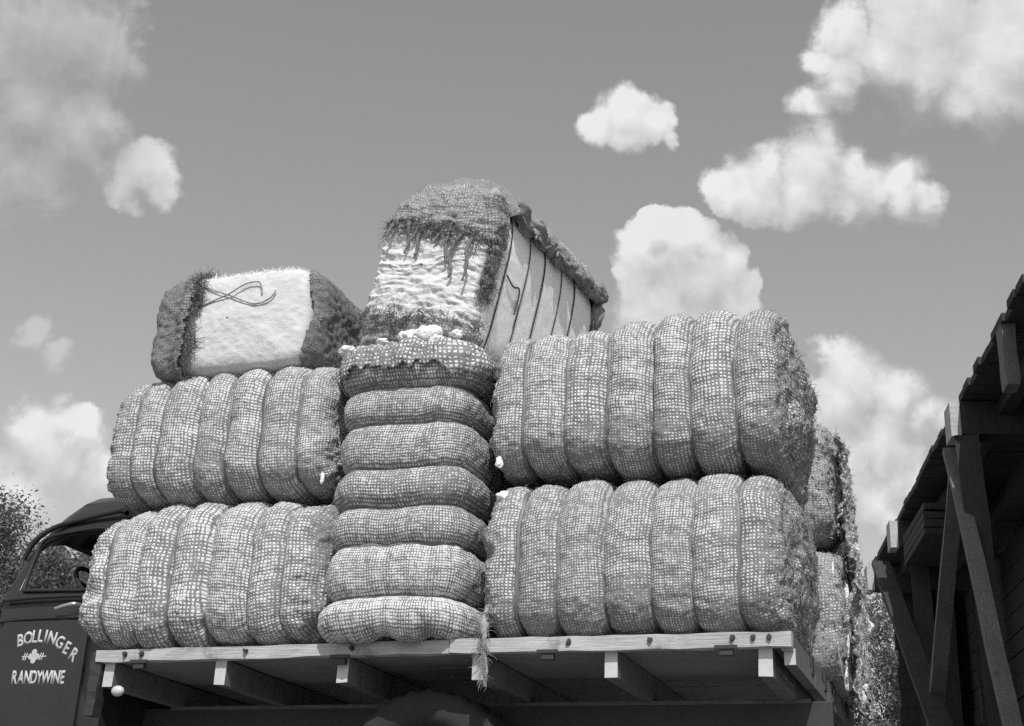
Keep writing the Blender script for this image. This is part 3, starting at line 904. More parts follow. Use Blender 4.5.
# rail ironwork: bolts and stake-pocket straps
for bx in (-4.25, -4.15, -3.55, -2.97, -1.88, -1.50, -1.13, -1.04, -0.97):
    m = Matrix.Rotation(R(90), 3, 'X'); bmb = bmesh.new()
    r = bmesh.ops.create_cone(bmb, cap_ends=True, segments=10, radius1=0.013, radius2=0.010, depth=0.016)
    for v in r['verts']: v.co = (m @ v.co) + Vector((bx, -0.036, 1.283 + random.uniform(-.006, .006)))
    bm_obj('bolt', bmb, RUST, rail if bx < mid else rail2)
for bx in (-4.16, -1.98, -1.16, -3.03):
    bm = bmesh.new()
    mb_box(bm, (bx, -0.033, 1.243), (0.10, 0.014, 0.018), bev=0.002)
    mb_box(bm, (bx, -0.018, 1.222), (0.06, 0.03, 0.030), bev=0.002)
    bm_obj('stake_pocket', bm, IRON, T)
# cross beams under the deck
for bx, w, h in ((-4.36, .06, .12), (-3.705, .06, .118), (-3.03, .06, .118), (-2.33, .06, .116), (-1.69, .06, .116), (-0.995, .062, .125)):
    beam_obj('crossbeam', (bx, 0.012, 1.245 - h / 2), (bx, YB - 0.02, 1.245 - h / 2), w, h, WOOD_DK, T, endmat=WOOD_END, bev=0.004, wob=0.002)
bx = -0.91
beam_obj('crossbeam', (bx + .015, 0.045, 1.245 - .035), (bx + .015, YB - 0.05, 1.245 - .035), .05, .07, WOOD_DK, T, endmat=WOOD_END, bev=0.004, wob=0.002)
beam_obj('tail_rail', (X1 + 0.03, 0.03, 1.268), (X1 + 0.03, YB - .03, 1.268), 0.05, 0.07, WOOD_DK, T, endmat=WOOD_END)
for y in (0.55, 1.0, 1.35, 1.9):
    box_obj('tail_plate', (X1 + 0.062, y, 1.262), (0.012, 0.06, 0.09), IRON, T, bev=0.002)
# chassis
for y in (0.72, 1.62):
    box_obj('frame_rail', (-3.9, y, 1.02), (6.2, 0.07, 0.20), IRON, T)
box_obj('bed_sill', (-2.65, 0.72, 1.125 - .005), (3.5, 0.09, 0.02), WOOD_DK, T)
box_obj('bed_sill', (-2.65, 1.62, 1.125 - .005), (3.5, 0.09, 0.02), WOOD_DK, T)
beam_obj('axle', (-2.63, .35, .68), (-2.63, 2.0, .68), 0.1, 0.1, IRON, T)


def wheel(x, y, R0=0.45, w=0.2):
    # lathe tyre
    prof = [(0.27, -w * .42), (0.33, -w * .5), (0.41, -w * .48), (0.44, -w * .38), (R0, -w * .2), (R0, w * .2), (0.44, w * .38), (0.41, w * .48), (0.33, w * .5), (0.27, w * .42)]
    prof = [(r * R0 / 0.45, yy) for r, yy in prof]
    n = 64
    V, Q = [], []
    for i in range(n):
        a = 2 * math.pi * i / n
        for (r, yy) in prof:
            rr = r - (0.014 if (i % 2 and r > 0.425) else 0)
            V.append((x + rr * math.cos(a), y + yy, GZ + R0 + rr * math.sin(a)))
    k = len(prof)
    for i in range(n):
        for c in range(k):
            c2 = (c + 1) % k
            Q.append((i * k + c, i * k + c2, ((i + 1) % n) * k + c2, ((i + 1) % n) * k + c))
    t = link_mesh('wheel', np_mesh('wheel', np.array(V), np.array(Q)), RUBBER, T)
    bm = bmesh.new()
    m = Matrix.Rotation(R(90), 3, 'X')
    r = bmesh.ops.create_cone(bm, cap_ends=True, segments=32, radius1=0.27, radius2=0.25, depth=w * .5)
    for v in r['verts']: v.co = (m @ v.co) + Vector((x, y, GZ + R0))
    r = bmesh.ops.create_cone(bm, cap_ends=True, segments=20, radius1=0.09, radius2=0.08, depth=w * .9)
    for v in r['verts']: v.co = (m @ v.co) + Vector((x, y, GZ + R0))
    bm_obj('rim', bm, IRON, t)


for y in (0.27, 0.52, 1.82, 2.07):
    wheel(-2.66, y)
for y in (0.38, 1.96):
    wheel(-6.45, y, 0.43, 0.18)

# cab shell: columns along X, rows around the section; window cells left open
SEC = [(0.285, 0.62), (0.28, 1.10), (0.285, 1.50), (0.292, 1.60), (0.30, 1.70), (0.315, 1.735), (0.375, 2.075), (0.40, 2.145), (0.43, 2.20), (0.50, 2.285), (0.62, 2.355), (0.80, 2.415), (1.15, 2.45)]
XS = [-5.345, -5.265, -5.20, -5.05, -4.90, -4.80, -4.735, -4.62, -4.575]
def roof_drop(x, z, y):
    # front of the roof rolls down to the windscreen, back edge rounds slightly
    if z < 1.72: return 0
    k = (z - 1.72) / (2.45 - 1.72)
    f = max(0, (-5.02 - x)) / 0.32
    return -0.30 * k * f ** 2 - 0.03 * k * max(0, (x + 4.66) / 0.09) ** 2
def xshift(x, z):
    if z < 1.72: return 0
    k = (z - 1.72) / 0.5
    f = max(0, (-5.05 - x)) / 0.295
    return 0.055 * min(k, 1.2) * f
bm = bmesh.new()
full = SEC + [(2.3 - y, z) for (y, z) in SEC[-2::-1]]
grid = []
for x in XS:
    grid.append([bm.verts.new((x + xshift(x, z), y, z + roof_drop(x, z, y))) for (y, z) in full])
nr = len(full)
for i in range(len(XS) - 1):
    for j in range(nr - 1):
        jj = j if j < len(SEC) - 1 else nr - 2 - j
        if jj == 5 and 1 <= i <= 5: continue              # side windows
        f = bm.faces.new((grid[i][j], grid[i][j + 1], grid[i + 1][j + 1], grid[i + 1][j]))
# rear wall with an opening, front wall with windscreen opening
def endwall(row, j_open):
    lo = [v for v in row]
    h = len(row)
    for j in range(len(SEC) - 1):
        if j in j_open: continue
        vs = (lo[j], lo[j + 1], lo[h - 2 - j], lo[h - 1 - j])
        bm.faces.new(vs if vs[1] is not vs[2] else (vs[0], vs[1], vs[3]))
endwall(grid[-1], (5,))
endwall(grid[0], (5, 6, 7, 8, 9))
cab = bm_obj('cab', bm, [PAINT, PAINT_IN], T, smooth=True)
md = cab.modifiers.new('sheet', 'SOLIDIFY'); md.thickness = 0.028; md.offset = -1; md.material_offset = 0
md2 = cab.modifiers.new('bev', 'BEVEL'); md2.width = 0.008; md2.segments = 2; md2.limit_method = 'ANGLE'; md2.angle_limit = R(40)
# door skin with its seams, mouldings and lettering
door = beam_obj('door', (-5.29, 0.272, 1.15), (-4.72, 0.272, 1.15), 0.012, 0.78, PAINT, T, up=(0, 0, 1), cuts=2, wob=0)
for z, r in ((1.675, 0.012), (1.555, 0.011)):
    tube_path('moulding', [(-5.33, 0.272, z - 0.01), (-5.1, 0.268, z), (-4.75, 0.268, z), (-4.60, 0.275, z)], r, PAINT, door, 8)
tube_path('handle', [(-4.80, 0.262, 1.618), (-4.815, 0.232, 1.620), (-4.86, 0.222, 1.612), (-4.93, 0.225, 1.596)], lambda t: 0.013 - .004 * t, CHROME, door, 8)
tube_path('drip_moulding', [(-5.33, 0.38, 1.93), (-5.27, 0.375, 2.035), (-5.15, 0.378, 2.11), (-4.95, 0.38, 2.155), (-4.75, 0.38, 2.185), (-4.68, 0.375, 2.185), (-4.655, 0.36, 2.165)], 0.016, PAINT, cab, 8)
# window frame lip
tube_path('window_frame', [(-5.225, 0.300, 1.725), (-5.215, 0.335, 1.92), (-5.175, 0.352, 2.035), (-5.0, 0.36, 2.075), (-4.80, 0.362, 2.085), (-4.76, 0.355, 2.05), (-4.745, 0.32, 1.85), (-4.745, 0.300, 1.725), (-5.0, 0.30, 1.718), (-5.225, 0.300, 1.725)], 0.012, PAINT, door, 6)
# steering wheel, column, mirror, visor, seat back
def torus(bm, c, rotm, R1, r1):
    n, k = 40, 8
    vs = [[bm.verts.new(Vector(c) + rotm @ Vector(((R1 + r1 * math.cos(b)) * math.cos(a), (R1 + r1 * math.cos(b)) * math.sin(a), r1 * math.sin(b))))
           for b in [2 * math.pi * q / k for q in range(k)]] for a in [2 * math.pi * p / n for p in range(n)]]
    for i in range(n):
        for j in range(k):
            bm.faces.new((vs[i][j], vs[(i + 1) % n][j], vs[(i + 1) % n][(j + 1) % k], vs[i][(j + 1) % k]))
bm = bmesh.new()
rs = Euler((0, R(52), 0)).to_matrix()
torus(bm, (-5.03, 0.72, 1.80), rs, 0.185, 0.014)
for a in (0.3, 2.4, 4.5):
    d = rs @ Vector((math.cos(a) * .09, math.sin(a) * .09, 0))
    mb_box(bm, Vector((-5.03, 0.72, 1.80)) + d, (0.18, 0.018, 0.012), rs @ Matrix.Rotation(a, 3, 'Z'))
sw = bm_obj('steering_wheel', bm, PAINT_IN, T, smooth=False)
beam_obj('steering_column', (-5.03, .72, 1.80), (-5.3, .72, 1.3), .04, .04, PAINT_IN, T)
bm = bmesh.new(); mb_box(bm, (-5.16, 1.12, 2.13), (0.03, 0.2, 0.07), bev=0.012)
mir = bm_obj('mirror', bm, PAINT_IN, T)
beam_obj('mirror_arm', (-5.17, 1.12, 2.15), (-5.2, 1.12, 2.28), .015, .015, PAINT_IN, mir)
beam_obj('wiper', (-5.31, 1.0, 1.80), (-5.25, 1.35, 2.06), .014, .014, PAINT_IN, T)
beam_obj('gear_lever', (-5.08, 1.15, 1.2), (-4.98, 1.20, 1.83), .014, .014, CHROME, T)
box_obj('seat_back', (-4.72, 1.15, 1.42), (0.14, 1.4, 0.55), PAINT_IN, T, bev=0.04)
# bonnet, wing and radiator (mostly beyond the picture)
bm = bmesh.new()
hs = []
for x, s, top in ((-5.36, 1.0, 1.63), (-5.9, .86, 1.58), (-6.7, .66, 1.50), (-6.85, .60, 1.42)):
    row = []
    for a in np.linspace(-1, 1, 13):
        yy = 1.15 + a * 0.72 * s
        zz = 1.0 + (top - 1.0) * (1 - abs(a) ** 4) ** 0.5
        row.append(bm.verts.new((x, yy, max(zz, 0.8))))
    hs.append(row)
for i in range(3):
    for j in range(12):
        bm.faces.new((hs[i][j], hs[i][j + 1], hs[i + 1][j + 1], hs[i + 1][j]))
bm.faces.new(hs[-1])
h = bm_obj('bonnet', bm, PAINT, T, smooth=True)
md = h.modifiers.new('sheet', 'SOLIDIFY'); md.thickness = 0.02
for y in (0.38, 1.96):
    bm = bmesh.new()
    prev = None
    for a in np.linspace(R(-5), R(175), 16):
        c = (-6.45 - math.cos(a) * .56, GZ + .43 + math.sin(a) * .54)
        row = [bm.verts.new((c[0], y + dy, c[1] - 0.05 * (abs(dy) / .18) ** 2)) for dy in (-.18, -.09, 0, .09, .18)]
        if prev:
            for j in range(4): bm.faces.new((prev[j], prev[j + 1], row[j + 1], row[j]))
        prev = row
    w = bm_obj('wing', bm, PAINT, T, smooth=True)
    md = w.modifiers.new('sheet', 'SOLIDIFY'); md.thickness = 0.015
# post at the front of the bed, small marker lamp, bracket
beam_obj('stake', (-4.43, 0.02, 0.98), (-4.43, 0.02, 1.30), 0.06, 0.07, IRON, T, wob=0.006, cuts=8)
bm = bmesh.new(); bmesh.ops.create_uvsphere(bm, u_segments=20, v_segments=14, radius=0.032)
for v in bm.verts: v.co = Vector((v.co.x * 1.1, v.co.y * .8, v.co.z * .85)) + Vector((-4.275, -0.01, 1.10))
bm_obj('marker_lamp', bm, LAMP_W, T, smooth=True)
box_obj('bracket', (-4.525, 0.2, 1.275), (0.10, 0.05, 0.03), LAMP_W, T, bev=0.006)


def letters(name, items, parent, material, depth=0.0018):
    """items: (char, x, z, height, angle, width factor) on the plane y = const facing -Y"""
    bmj = bmesh.new()
    for ch, x, z, hgt, ang, wf in items:
        cu = bpy.data.curves.new('glyph', 'FONT'); cu.body = ch; cu.size = 1.0; cu.align_x = 'CENTER'; cu.offset = 0.030
        cu.extrude = 0.0
        o = bpy.data.objects.new('glyph', cu); COL.objects.link(o)
        bpy.context.view_layer.update()
        me = bpy.data.meshes.new_from_object(o.evaluated_get(bpy.context.evaluated_depsgraph_get()))
        co = np.array([v.co[:] for v in me.vertices])
        ymin, ymax = co[:, 1].min(), co[:, 1].max(); xc = (co[:, 0].min() + co[:, 0].max()) / 2
        sc = hgt / (ymax - ymin)
        ca, sa = math.cos(ang), math.sin(ang)
        for v in me.vertices:
            lx, lz = (v.co.x - xc) * sc * wf, (v.co.y - ymin) * sc - hgt / 2
            v.co = (x + lx * ca - lz * sa, LETY, z + lx * sa + lz * ca)
        b2 = bmesh.new(); b2.from_mesh(me)
        r = bmesh.ops.extrude_face_region(b2, geom=b2.faces[:])
        for v in [g for g in r['geom'] if isinstance(g, bmesh.types.BMVert)]: v.co.y -= depth
        b2.to_mesh(me); b2.free()
        bmj.from_mesh(me)
        bpy.data.objects.remove(o); bpy.data.curves.remove(cu); bpy.data.meshes.remove(me)
    return bm_obj(name, bmj, material, parent)


LETY = 0.2655


def on_door(px, py):
    r = M3 @ np.array([px - CX, py - CY, F_PX])
    t = (LETY - CAM[1]) / r[1]
    q = CAM + t * r
    return q[0], q[2]


arc = [('B', 20.5, 640.5, 4), ('O', 28.2, 638, -2), ('L', 35, 636.6, -4), ('L', 41, 636, -7), ('I', 46, 636.3, -9), ('N', 52.3, 638, -15), ('G', 60, 642.3, -22), ('E', 67, 648, -28), ('R', 74, 655, -33)]
letters('lettering', [(c, *on_door(px, py), 0.072, R(a + 3), 0.80) for c, px, py, a in arc], door, LETTER)
row = [('R', 14.8), ('A', 21), ('N', 27.6), ('D', 33.8), ('Y', 39.6), ('W', 46.4), ('I', 52), ('N', 56.6), ('E', 62.6)]
letters('lettering', [(c, *on_door(px, 677.3), 0.074, R(1), 0.60) for c, px in row], door, LETTER)
bm = bmesh.new()
cx, cz = on_door(34, 656.5)
for dx, dz in ((0, .024), (-.02, .0), (.02, 0.0), (0, -.022), (0, 0)):
    r = bmesh.ops.create_cone(bm, cap_ends=True, segments=14, radius1=0.017, radius2=0.017, depth=0.002)
    m = Matrix.Rotation(R(90), 3, 'X')
    for v in r['verts']: v.co = (m @ v.co) + Vector((cx + dx, LETY - .001 - .0003 * abs(dx * 50 + dz * 130), cz + dz))
for x in (cx - .052, cx + .055):
    mb_box(bm, (x, LETY - .001, cz), (0.055, 0.002, 0.006))
    for q in (-.012, .002):
        mb_box(bm, (x + q, LETY - .0012, cz), (0.007, 0.003, 0.04), Matrix.Rotation(R(15), 3, 'Y'))
bm_obj('painted_emblem', bm, LETTER, door)


# ------------------------------------------------------------------ timber trestle at the right
TA = np.array([-1.74, 7.54, 0.0]); TA /= np.linalg.norm(TA)
TX = np.array([TA[1], -TA[0], 0.0])
TO = np.array([.21, 3.61, 0.0])
def tp(a, b, z): return Vector(TO + a * TA + b * TX + np.array([0, 0, z]))
TR = tag(empty('timber_trestle', (0, 0, 0)), 'tall dark creosoted timber trestle at the right behind the truck', 'trestle')
rotT = Matrix(((TX[0], TA[0], 0), (TX[1], TA[1], 0), (0, 0, 1)))
A0, A1 = -2.5, 8.2
bm = bmesh.new()
a = A0
rng = random.Random(3)
while a < A1:
    w = rng.uniform(.19, .23)
    l0 = rng.uniform(-.015, .03)
    mb_box(bm, tp(a + w / 2, 1.57 + l0, 4.475 + rng.uniform(-.006, .006)), (3.0, w - .012, .07), rotT, bev=0.006)
    a += w
bm_obj('deck_planks', bm, CREO, TR)
for b in (0.42, 0.95, 1.6, 2.2, 2.8):
    beam_obj('stringer', tp(A0, b, 4.36), tp(A1, b, 4.36), .10, .14, CREO, TR, cuts=20, wob=0.006)
BENT = [-1.5, 2.16, 5.8, 7.8]
for i, a in enumerate(BENT):
    z = 4.20 if i != 1 else 4.215
    beam_obj('bent_cap', tp(a, .052, 4.275), tp(a, 3.0, 4.275), .24, .30, CREO, TR, wob=0.006)
    beam_obj('cap_sunlit_tip', tp(a, -.035, 4.262), tp(a, .05, 4.262), .245, .305, CREO_SUNLIT, TR, wob=0.006, cuts=2)  # cap tip coloured pale, standing in for sun past the deck edge
    for b in ((0.12, 0.12, .27, .62)[i], 0.9, 1.7, 2.6):
        beam_obj('post', tp(a, b, 4.12), tp(a - .02, b + (.10 if b < .5 else 0), GZ - .1), .20, .22, CREO, TR, cuts=10, wob=0.008)
def brace(p, q, w, h, m): beam_obj('brace', p, q, w, h, m, TR, cuts=10, wob=0.006, up=tuple(TX), bev=0.008)
brace(tp(2.45, .03, 4.12), tp(.45, .03, .25), .06, .13, CREO_LT)
brace(tp(2.5, .08, 3.95), tp(5.65, .08, .95), .05, .14, CREO_LT)
brace(tp(6.75, -.0, 4.2), tp(2.5, -.0, .95), .07, .2, CREO)
beam_obj('hanging_block', tp(.55, .12, 4.44), tp(.55, .12, 3.95), .10, .18, CREO_LT, TR, wob=0.006, up=tuple(TA))
# short crib of boards below the deck by the second bent
for k in range(4):
    box_obj('crib_board', tp(4.9, .33, 4.15 - k * .085), (.50, 1.3, .07), CREO, TR, rotm=rotT, jit=.008)
bm = bmesh.new()
z = .25; rng = random.Random(8)
while z < 4.0:
    hh = rng.uniform(.2, .27)
    mb_box(bm, tp((A0 + A1) / 2, 1.15 + rng.uniform(-.008, .008), z + hh / 2), (.05, A1 - A0, hh - .015), rotT, bev=0.006)
    z += hh
bm_obj('added_plank_siding', bm, CREO, TR)  # boards added behind the posts to keep the interior dark
bm = bmesh.new()
z = .25
while z < 4.2:
    hh = rng.uniform(.2, .27)
    mb_box(bm, tp(8.02 + rng.uniform(-.006, .006), 1.66 + rng.uniform(-.02, .02), z + hh / 2), (2.7, .05, hh - .002), rotT, bev=0.006)
    z += hh
bm_obj('added_end_siding', bm, CREO, TR)  # cross boards added to darken the gaps between the posts


# ------------------------------------------------------------------ trees
LEAFM = []
def leaf_mat(name, g):
    m, nt, b = mat(name)
    n = N(nt)
    tc = n.new('ShaderNodeTexCoord').outputs['Object']
    v = n.math('MULTIPLY', g, n.math('MULTIPLY_ADD', n.noise(tc, 2.2, 4, 0.7), 1.3, 0.35))
    n.lk(n.gray(v), b.inputs['Base Color'])
    b.inputs['Roughness'].default_value = 0.6
    b.inputs['Specular IOR Level'].default_value = 0.25
    tr = n.new('ShaderNodeBsdfTranslucent'); tr.inputs[0].default_value = (g * 1.3, g * 1.3, g * 1.3, 1)
    mx = n.new('ShaderNodeMixShader'); mx.inputs[0].default_value = 0.4
    n.lk(b.outputs[0], mx.inputs[1]); n.lk(tr.outputs[0], mx.inputs[2])
    n.lk(mx.outputs[0], nt.nodes['Material Output'].inputs[0])
    return m
LEAF = leaf_mat('leaves', 0.13)
LEAF_LT = leaf_mat('leaves_pale', 0.16)
BARK = simple_mat('bark', 0.08, 0.9, 0.4, 20, 0.5)


def tree(x, y, h, crown_r, seed, label, leafm, nleaf=15000, leaf=0.10, crown_h=None, zc=None):
    rng = np.random.RandomState(seed)
    t = tag(empty('tree', (x, y, GZ - 0.02)), label, 'tree', 'trees behind the truck and trestle')
    crown_h = crown_h or h * 0.62
    zc = zc or h - crown_h / 2
    V, Q = [], []
    tips = []
    def limb(p, d, r, ln, depth):
        n = 6
        b0 = len(V); k = 7
        pos = np.array(p, float); dd = np.array(d, float)
        for i in range(n + 1):
            u = np.cross(dd, [.3, .8, .1]); u /= np.linalg.norm(u); w = np.cross(dd, u)
            rr = r * (1 - .55 * i / n)
            for a in range(k):
                V.append(pos + rr * (u * math.cos(a * 2 * math.pi / k) + w * math.sin(a * 2 * math.pi / k)))
            if i == n: break
            dd = dd + rng.normal(size=3) * .13; dd[2] += .04; dd /= np.linalg.norm(dd)
            pos = pos + dd * ln / n
            if depth < 3 and i >= (3 if depth == 0 else 1):
                for _ in range(2):
                    a = rng.uniform(0, 6.28)
                    nd = dd * .55 + np.array([math.cos(a), math.sin(a), rng.uniform(-.1, .5)]) * .75
                    nd /= np.linalg.norm(nd)
                    limb(pos, nd, rr * .5, ln * rng.uniform(.45, .65), depth + 1)
            if depth >= 1: tips.append(pos.copy())
        for i in range(n):
            for a in range(k):
                a2 = (a + 1) % k
                Q.append((b0 + i * k + a, b0 + i * k + a2, b0 + (i + 1) * k + a2, b0 + (i + 1) * k + a))
    limb((0, 0, 0), (0, 0, 1), .03 * h, h * .48, 0)
    link_mesh('trunk', np_mesh('trunk', np.array(V), np.array(Q)), BARK, t)
    # leaf clumps: noise-carved ellipsoid shell and interior
    nc = 170
    c = rng.normal(size=(nc, 3)); c /= np.linalg.norm(c, axis=1, keepdims=True)
    c *= rng.uniform(.35, 1.0, (nc, 1)) ** .5
    c = c * np.array([crown_r, crown_r, crown_h / 2]) * (1 + .25 * fbm(c * 2.2 + seed, seed, 2))[:, None] + np.array([0, 0, zc])
    tp_ = np.array(tips); tp_ = tp_[rng.randint(0, len(tp_), 60)]
    c = np.concatenate([c, tp_])
    idx = rng.randint(0, len(c), nleaf)
    pos = c[idx] + rng.normal(size=(nleaf, 3)) * crown_r * rng.uniform(.06, .13, (len(c), 1))[idx]
    nn = rng.normal(size=(nleaf, 3)); nn[:, 2] += .5; nn /= np.linalg.norm(nn, axis=1, keepdims=True)
    u = np.cross(nn, rng.normal(size=(nleaf, 3))); u /= np.linalg.norm(u, axis=1, keepdims=True)
    w = np.cross(nn, u)
    sz = leaf * rng.uniform(.5, 1.4, (nleaf, 1))
    quad = np.stack([pos - u * sz, pos + w * sz * .45, pos + u * sz, pos - w * sz * .45 + nn * sz * .2], 1).reshape(-1, 3)
    q = np.arange(nleaf * 4).reshape(-1, 4)
    link_mesh('crown', np_mesh('crown', quad, q, smooth=False), leafm, t)
    return t


tree(-17.7, 12.0, 7.1, 2.0, 1, 'dark leafy tree rising above the cab roof at the far left', LEAF, 120000, .038)
tree(-15.4, 14.0, 5.75, 1.9, 2, 'lower tree seen through the cab window', LEAF_LT, 80000, .04, crown_h=4.2)
tree(-18.9, 16.0, 6.6, 2.6, 3, 'farther leafy tree left of the tree seen through the cab window', LEAF_LT, 80000, .04, crown_h=5.0)
tree(-2.45, 23.0, 6.7, 2.5, 4, 'sunlit pale tree seen between the frayed bales and the trestle', LEAF_LT, 90000, .045, crown_h=5.4)

# ------------------------------------------------------------------ ground
def ground():
    n = 140
    t = np.linspace(-1, 1, n)
    ax = np.sign(t) * (np.abs(t) ** 3) * 900
    X, Y = np.meshgrid(ax, ax + 0.0, indexing='ij')
    Z = GZ - smooth01(0.9, 4.0, -Y - 0.0) * 1.15
    Z = Z + 0.03 * vnoise(np.stack([X * .8, Y * .8, X * 0], -1), 3) * 0.6
    far = smooth01(40, 300, np.hypot(X, Y)); Z = Z - far * 0.2
    V = np.stack([X, Y, Z], -1).reshape(-1, 3)
    i = np.arange(n - 1)[:, None]; j = np.arange(n - 1)[None]
    q = np.stack([i * n + j, (i + 1) * n + j, (i + 1) * n + j + 1, i * n + j + 1], -1).reshape(-1, 4)
    o = link_mesh('ground', np_mesh('ground', V, q), simple_mat('dirt_ground', 0.18, 0.95, 0.3, 6, 0.4))
    tag(o, 'bare dirt ground sloping down in front of the truck', 'ground', kind='structure')
ground()

# ------------------------------------------------------------------ sky with clouds, sun
SUN_DIR = Vector((0.25, -0.62, 0.75)).normalized()
w = bpy.data.worlds.new('World'); S.world = w; w.use_nodes = True
nt = w.node_tree
n = N(nt)
bg = nt.nodes['Background']
sky = nt.nodes.new('ShaderNodeTexSky'); sky.sky_type = 'NISHITA'; sky.sun_disc = False
elev = math.asin(SUN_DIR.z)
sky.sun_elevation = elev
sky.sun_rotation = math.atan2(SUN_DIR.x, SUN_DIR.y)
sky.air_density = 1.0; sky.dust_density = 1.5; sky.ozone_density = 1.0
bw = nt.nodes.new('ShaderNodeVectorMath'); bw.operation = 'DOT_PRODUCT'; n.lk(sky.outputs[0], bw.inputs[0]); bw.inputs[1].default_value = (0.1, 0.3, 0.6)      # film response to colour
bw_out = bw.outputs['Value']
direc = n.new('ShaderNodeTexCoord').outputs['Generated']

CLOUDS = [
    # (px, py, radius px)
    # big one upper left, mostly out of frame
    (-20, 60, 105), (60, 40, 85), (110, 60, 46), (30, 110, 78), (20, 165, 62), (75, 130, 60), (-40, 150, 90), (105, 115, 30),
    (142, 170, 33), (120, 185, 28), (155, 185, 24), (150, 155, 20), (128, 203, 18),
    # low left behind the cab
    (50, 455, 52), (75, 440, 38), (30, 430, 40), (95, 480, 36), (20, 490, 60), (65, 405, 16),
    (30, 338, 22), (60, 358, 20),
    # small central
    (605, 122, 30), (635, 115, 32), (655, 125, 28), (592, 118, 18), (630, 135, 22), (672, 146, 12),
    # cumulus above the right bales
    (680, 245, 34), (650, 260, 40), (700, 275, 48), (660, 300, 46), (735, 300, 34), (630, 275, 22), (688, 232, 18), (722, 258, 22), (655, 225, 14), (745, 285, 22), (650, 330, 50), (710, 330, 50),
    # long one at right
    (760, 180, 42), (820, 165, 44), (800, 190, 44), (730, 195, 32), (860, 190, 40), (900, 180, 30), (850, 160, 24), (722, 208, 18), (905, 200, 26), (745, 206, 26), (925, 204, 22), (825, 140, 24), (770, 205, 30), (840, 205, 28),
    # upper right
    (880, 60, 52), (940, 60, 72), (990, 85, 60), (1010, 50, 90), (840, 75, 34), (820, 60, 24), (812, 105, 26), (830, 95, 26), (960, 110, 32), (930, 20, 80), (850, 30, 40),
    # behind the right tail
    (850, 385, 44), (890, 400, 42), (830, 400, 40), (880, 440, 40), (925, 420, 30), (900, 470, 40), (870, 500, 46), (920, 480, 30), (890, 520, 40), (850, 450, 50), (950, 420, 24), (905, 385, 22),
]


def cloud_group():
    g = bpy.data.node_groups.new('cloud_field', 'ShaderNodeTree')
    g.interface.new_socket('Vector', in_out='INPUT', socket_type='NodeSocketVector')
    g.interface.new_socket('Density', in_out='OUTPUT', socket_type='NodeSocketFloat')
    gi = g.nodes.new('NodeGroupInput'); go = g.nodes.new('NodeGroupOutput')
    k = N(g)
    v = k.vmath('NORMALIZE', gi.outputs[0])
    n1 = k.vmath('SUBTRACT', k.noise(v, 16, 6, 0.58, col=True), (.5, .5, .5))
    v2 = k.vmath('ADD', v, k.vmath('SCALE', n1, scale=0.052))
    best = None
    for (px, py, r) in CLOUDS:
        d = sky_dir(px, py)
        rad = r / math.sqrt(F_PX ** 2 + (px - CX) ** 2 + (py - CY) ** 2) * 1.12
        dist = k.vmath('DISTANCE', v2, tuple(d))
        val = k.math('MULTIPLY_ADD', dist, -1.0 / rad, 1.0)
        if best is None: best = val
        else: best = k.math('SMOOTH_MAX', best, val, 0.16)
    def billow(sc, dt):
        return k.math('ABSOLUTE', k.math('MULTIPLY_ADD', k.noise(v2, sc, dt, 0.5), 2.0, -1.0))
    det = k.math('ADD', k.math('MULTIPLY', k.math('SUBTRACT', billow(17, 2), 0.2), 0.62), k.math('MULTIPLY', k.math('SUBTRACT', billow(48, 4), 0.2), 0.55))
    det = k.math('ADD', det, k.math('MULTIPLY', k.math('SUBTRACT', k.noise(v, 44, 8, 0.68), 0.5), 0.75))
    det2 = k.math('SUBTRACT', k.noise(v, 9, 3, 0.5), 0.5)
    # a general scatter of other clouds round the rest of the sky
    other = k.math('MULTIPLY', k.math('SUBTRACT', k.noise(v, 2.6, 5, 0.55), 0.60), 2.6)
    # only away from the photographed part of the sky
    dd = k.vmath('DISTANCE', v, tuple(sky_dir(512, 363)))
    other = k.mixf(k.ramp(dd, 0.52, 0.75), -1.0, other)
    best = k.math('MAXIMUM', best, other)
    out = k.math('ADD', best, k.math('ADD', k.math('MULTIPLY', det, 0.62), k.math('MULTIPLY', det2, 0.34)))
    k.lk(out, go.inputs[0])
    return g


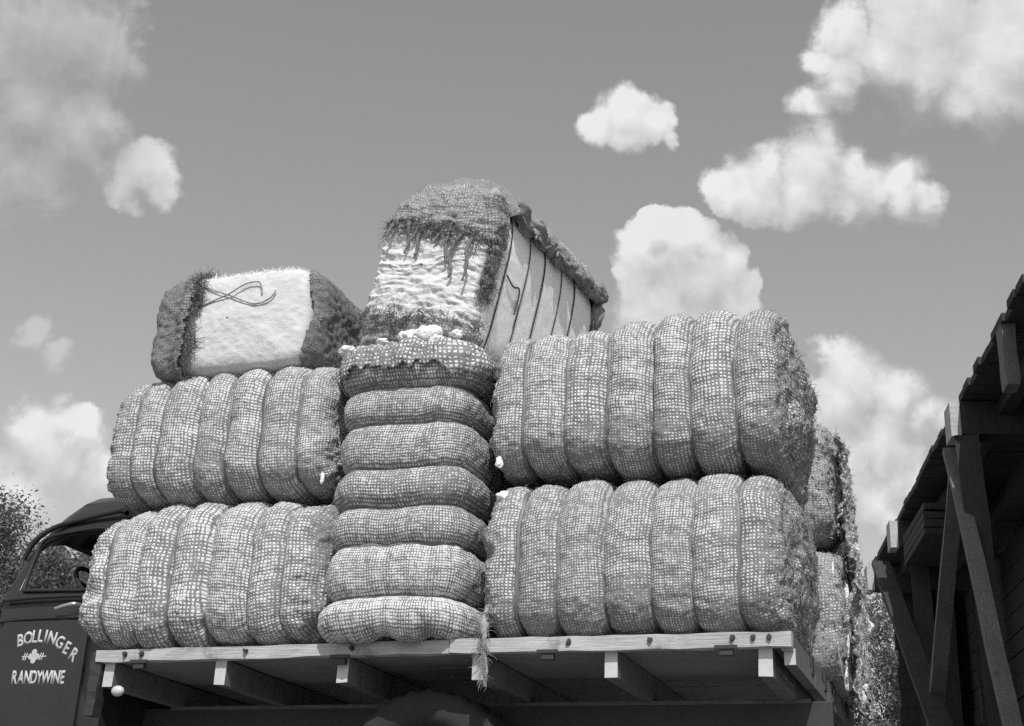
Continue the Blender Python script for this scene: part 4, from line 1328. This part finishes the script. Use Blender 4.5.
cg = cloud_group()
def field(vec):
    gn = nt.nodes.new('ShaderNodeGroup'); gn.node_tree = cg
    n.lk(vec, gn.inputs[0]); return gn.outputs[0]
d0 = field(direc)
toward = SUN_DIR - Vector(sky_dir(600, 250)) * SUN_DIR.dot(Vector(sky_dir(600, 250)))
toward = (Vector((-0.15, -.05, .75)) * 1.0).normalized() * 0.028
d1 = field(n.vmath('ADD', direc, tuple(toward)))
soft = n.ramp(n.noise(direc, 7.0, 2, 0.5), 0.35, 0.62, 0.30, 0.85)
soft = n.mixf(n.ramp(n.vmath('DISTANCE', direc, tuple(sky_dir(690, 260))), 0.045, 0.075), 0.24, soft)
mask = n.ramp(d0, 0.03, soft)
mask = n.math('MULTIPLY', mask, n.ramp(n.noise(direc, 5.0, 3, 0.5), 0.22, 0.50, 0.90, 1.0))
lit = n.ramp(n.math('SUBTRACT', d0, d1), -0.45, 0.65, 0.0, 1.0, smooth=False)
body = n.noise(direc, 26, 6, 0.6)
cb = n.math('ADD', n.math('MULTIPLY', lit, 1.8), n.math('MULTIPLY_ADD', body, 0.5, 2.5))
dim = n.ramp(n.vmath('DISTANCE', direc, tuple(sky_dir(20, 90))), 0.06, 0.13, 0.66, 1.0)
cb = n.math('MULTIPLY', cb, dim)
thin = n.ramp(n.vmath('DISTANCE', direc, tuple(sky_dir(45, 345))), 0.02, 0.05, 0.35, 1.0)
mask = n.math('MULTIPLY', mask, thin)
skyv = n.math('MULTIPLY', bw_out, 1.0)
SKYK = 0.71
col = n.mixf(mask, n.math('MULTIPLY', skyv, SKYK), cb)
n.lk(n.gray(col), bg.inputs[0])
bg.inputs[1].default_value = 0.15

sd = bpy.data.lights.new('sun', 'SUN'); so = bpy.data.objects.new('sun', sd); COL.objects.link(so)
sd.energy = 3.05; sd.angle = R(0.53); sd.color = (1, 1, 1)
so.rotation_euler = SUN_DIR.to_track_quat('Z', 'Y').to_euler()
so.location = (-4, -12, 14)

S.view_settings.view_transform = 'Standard'
S.view_settings.look = 'None'
S.view_settings.gamma = 1.0
S.view_settings.exposure = 0.30
S.render.engine = 'CYCLES'
S.cycles.max_bounces = 6
S.cycles.use_denoising = False
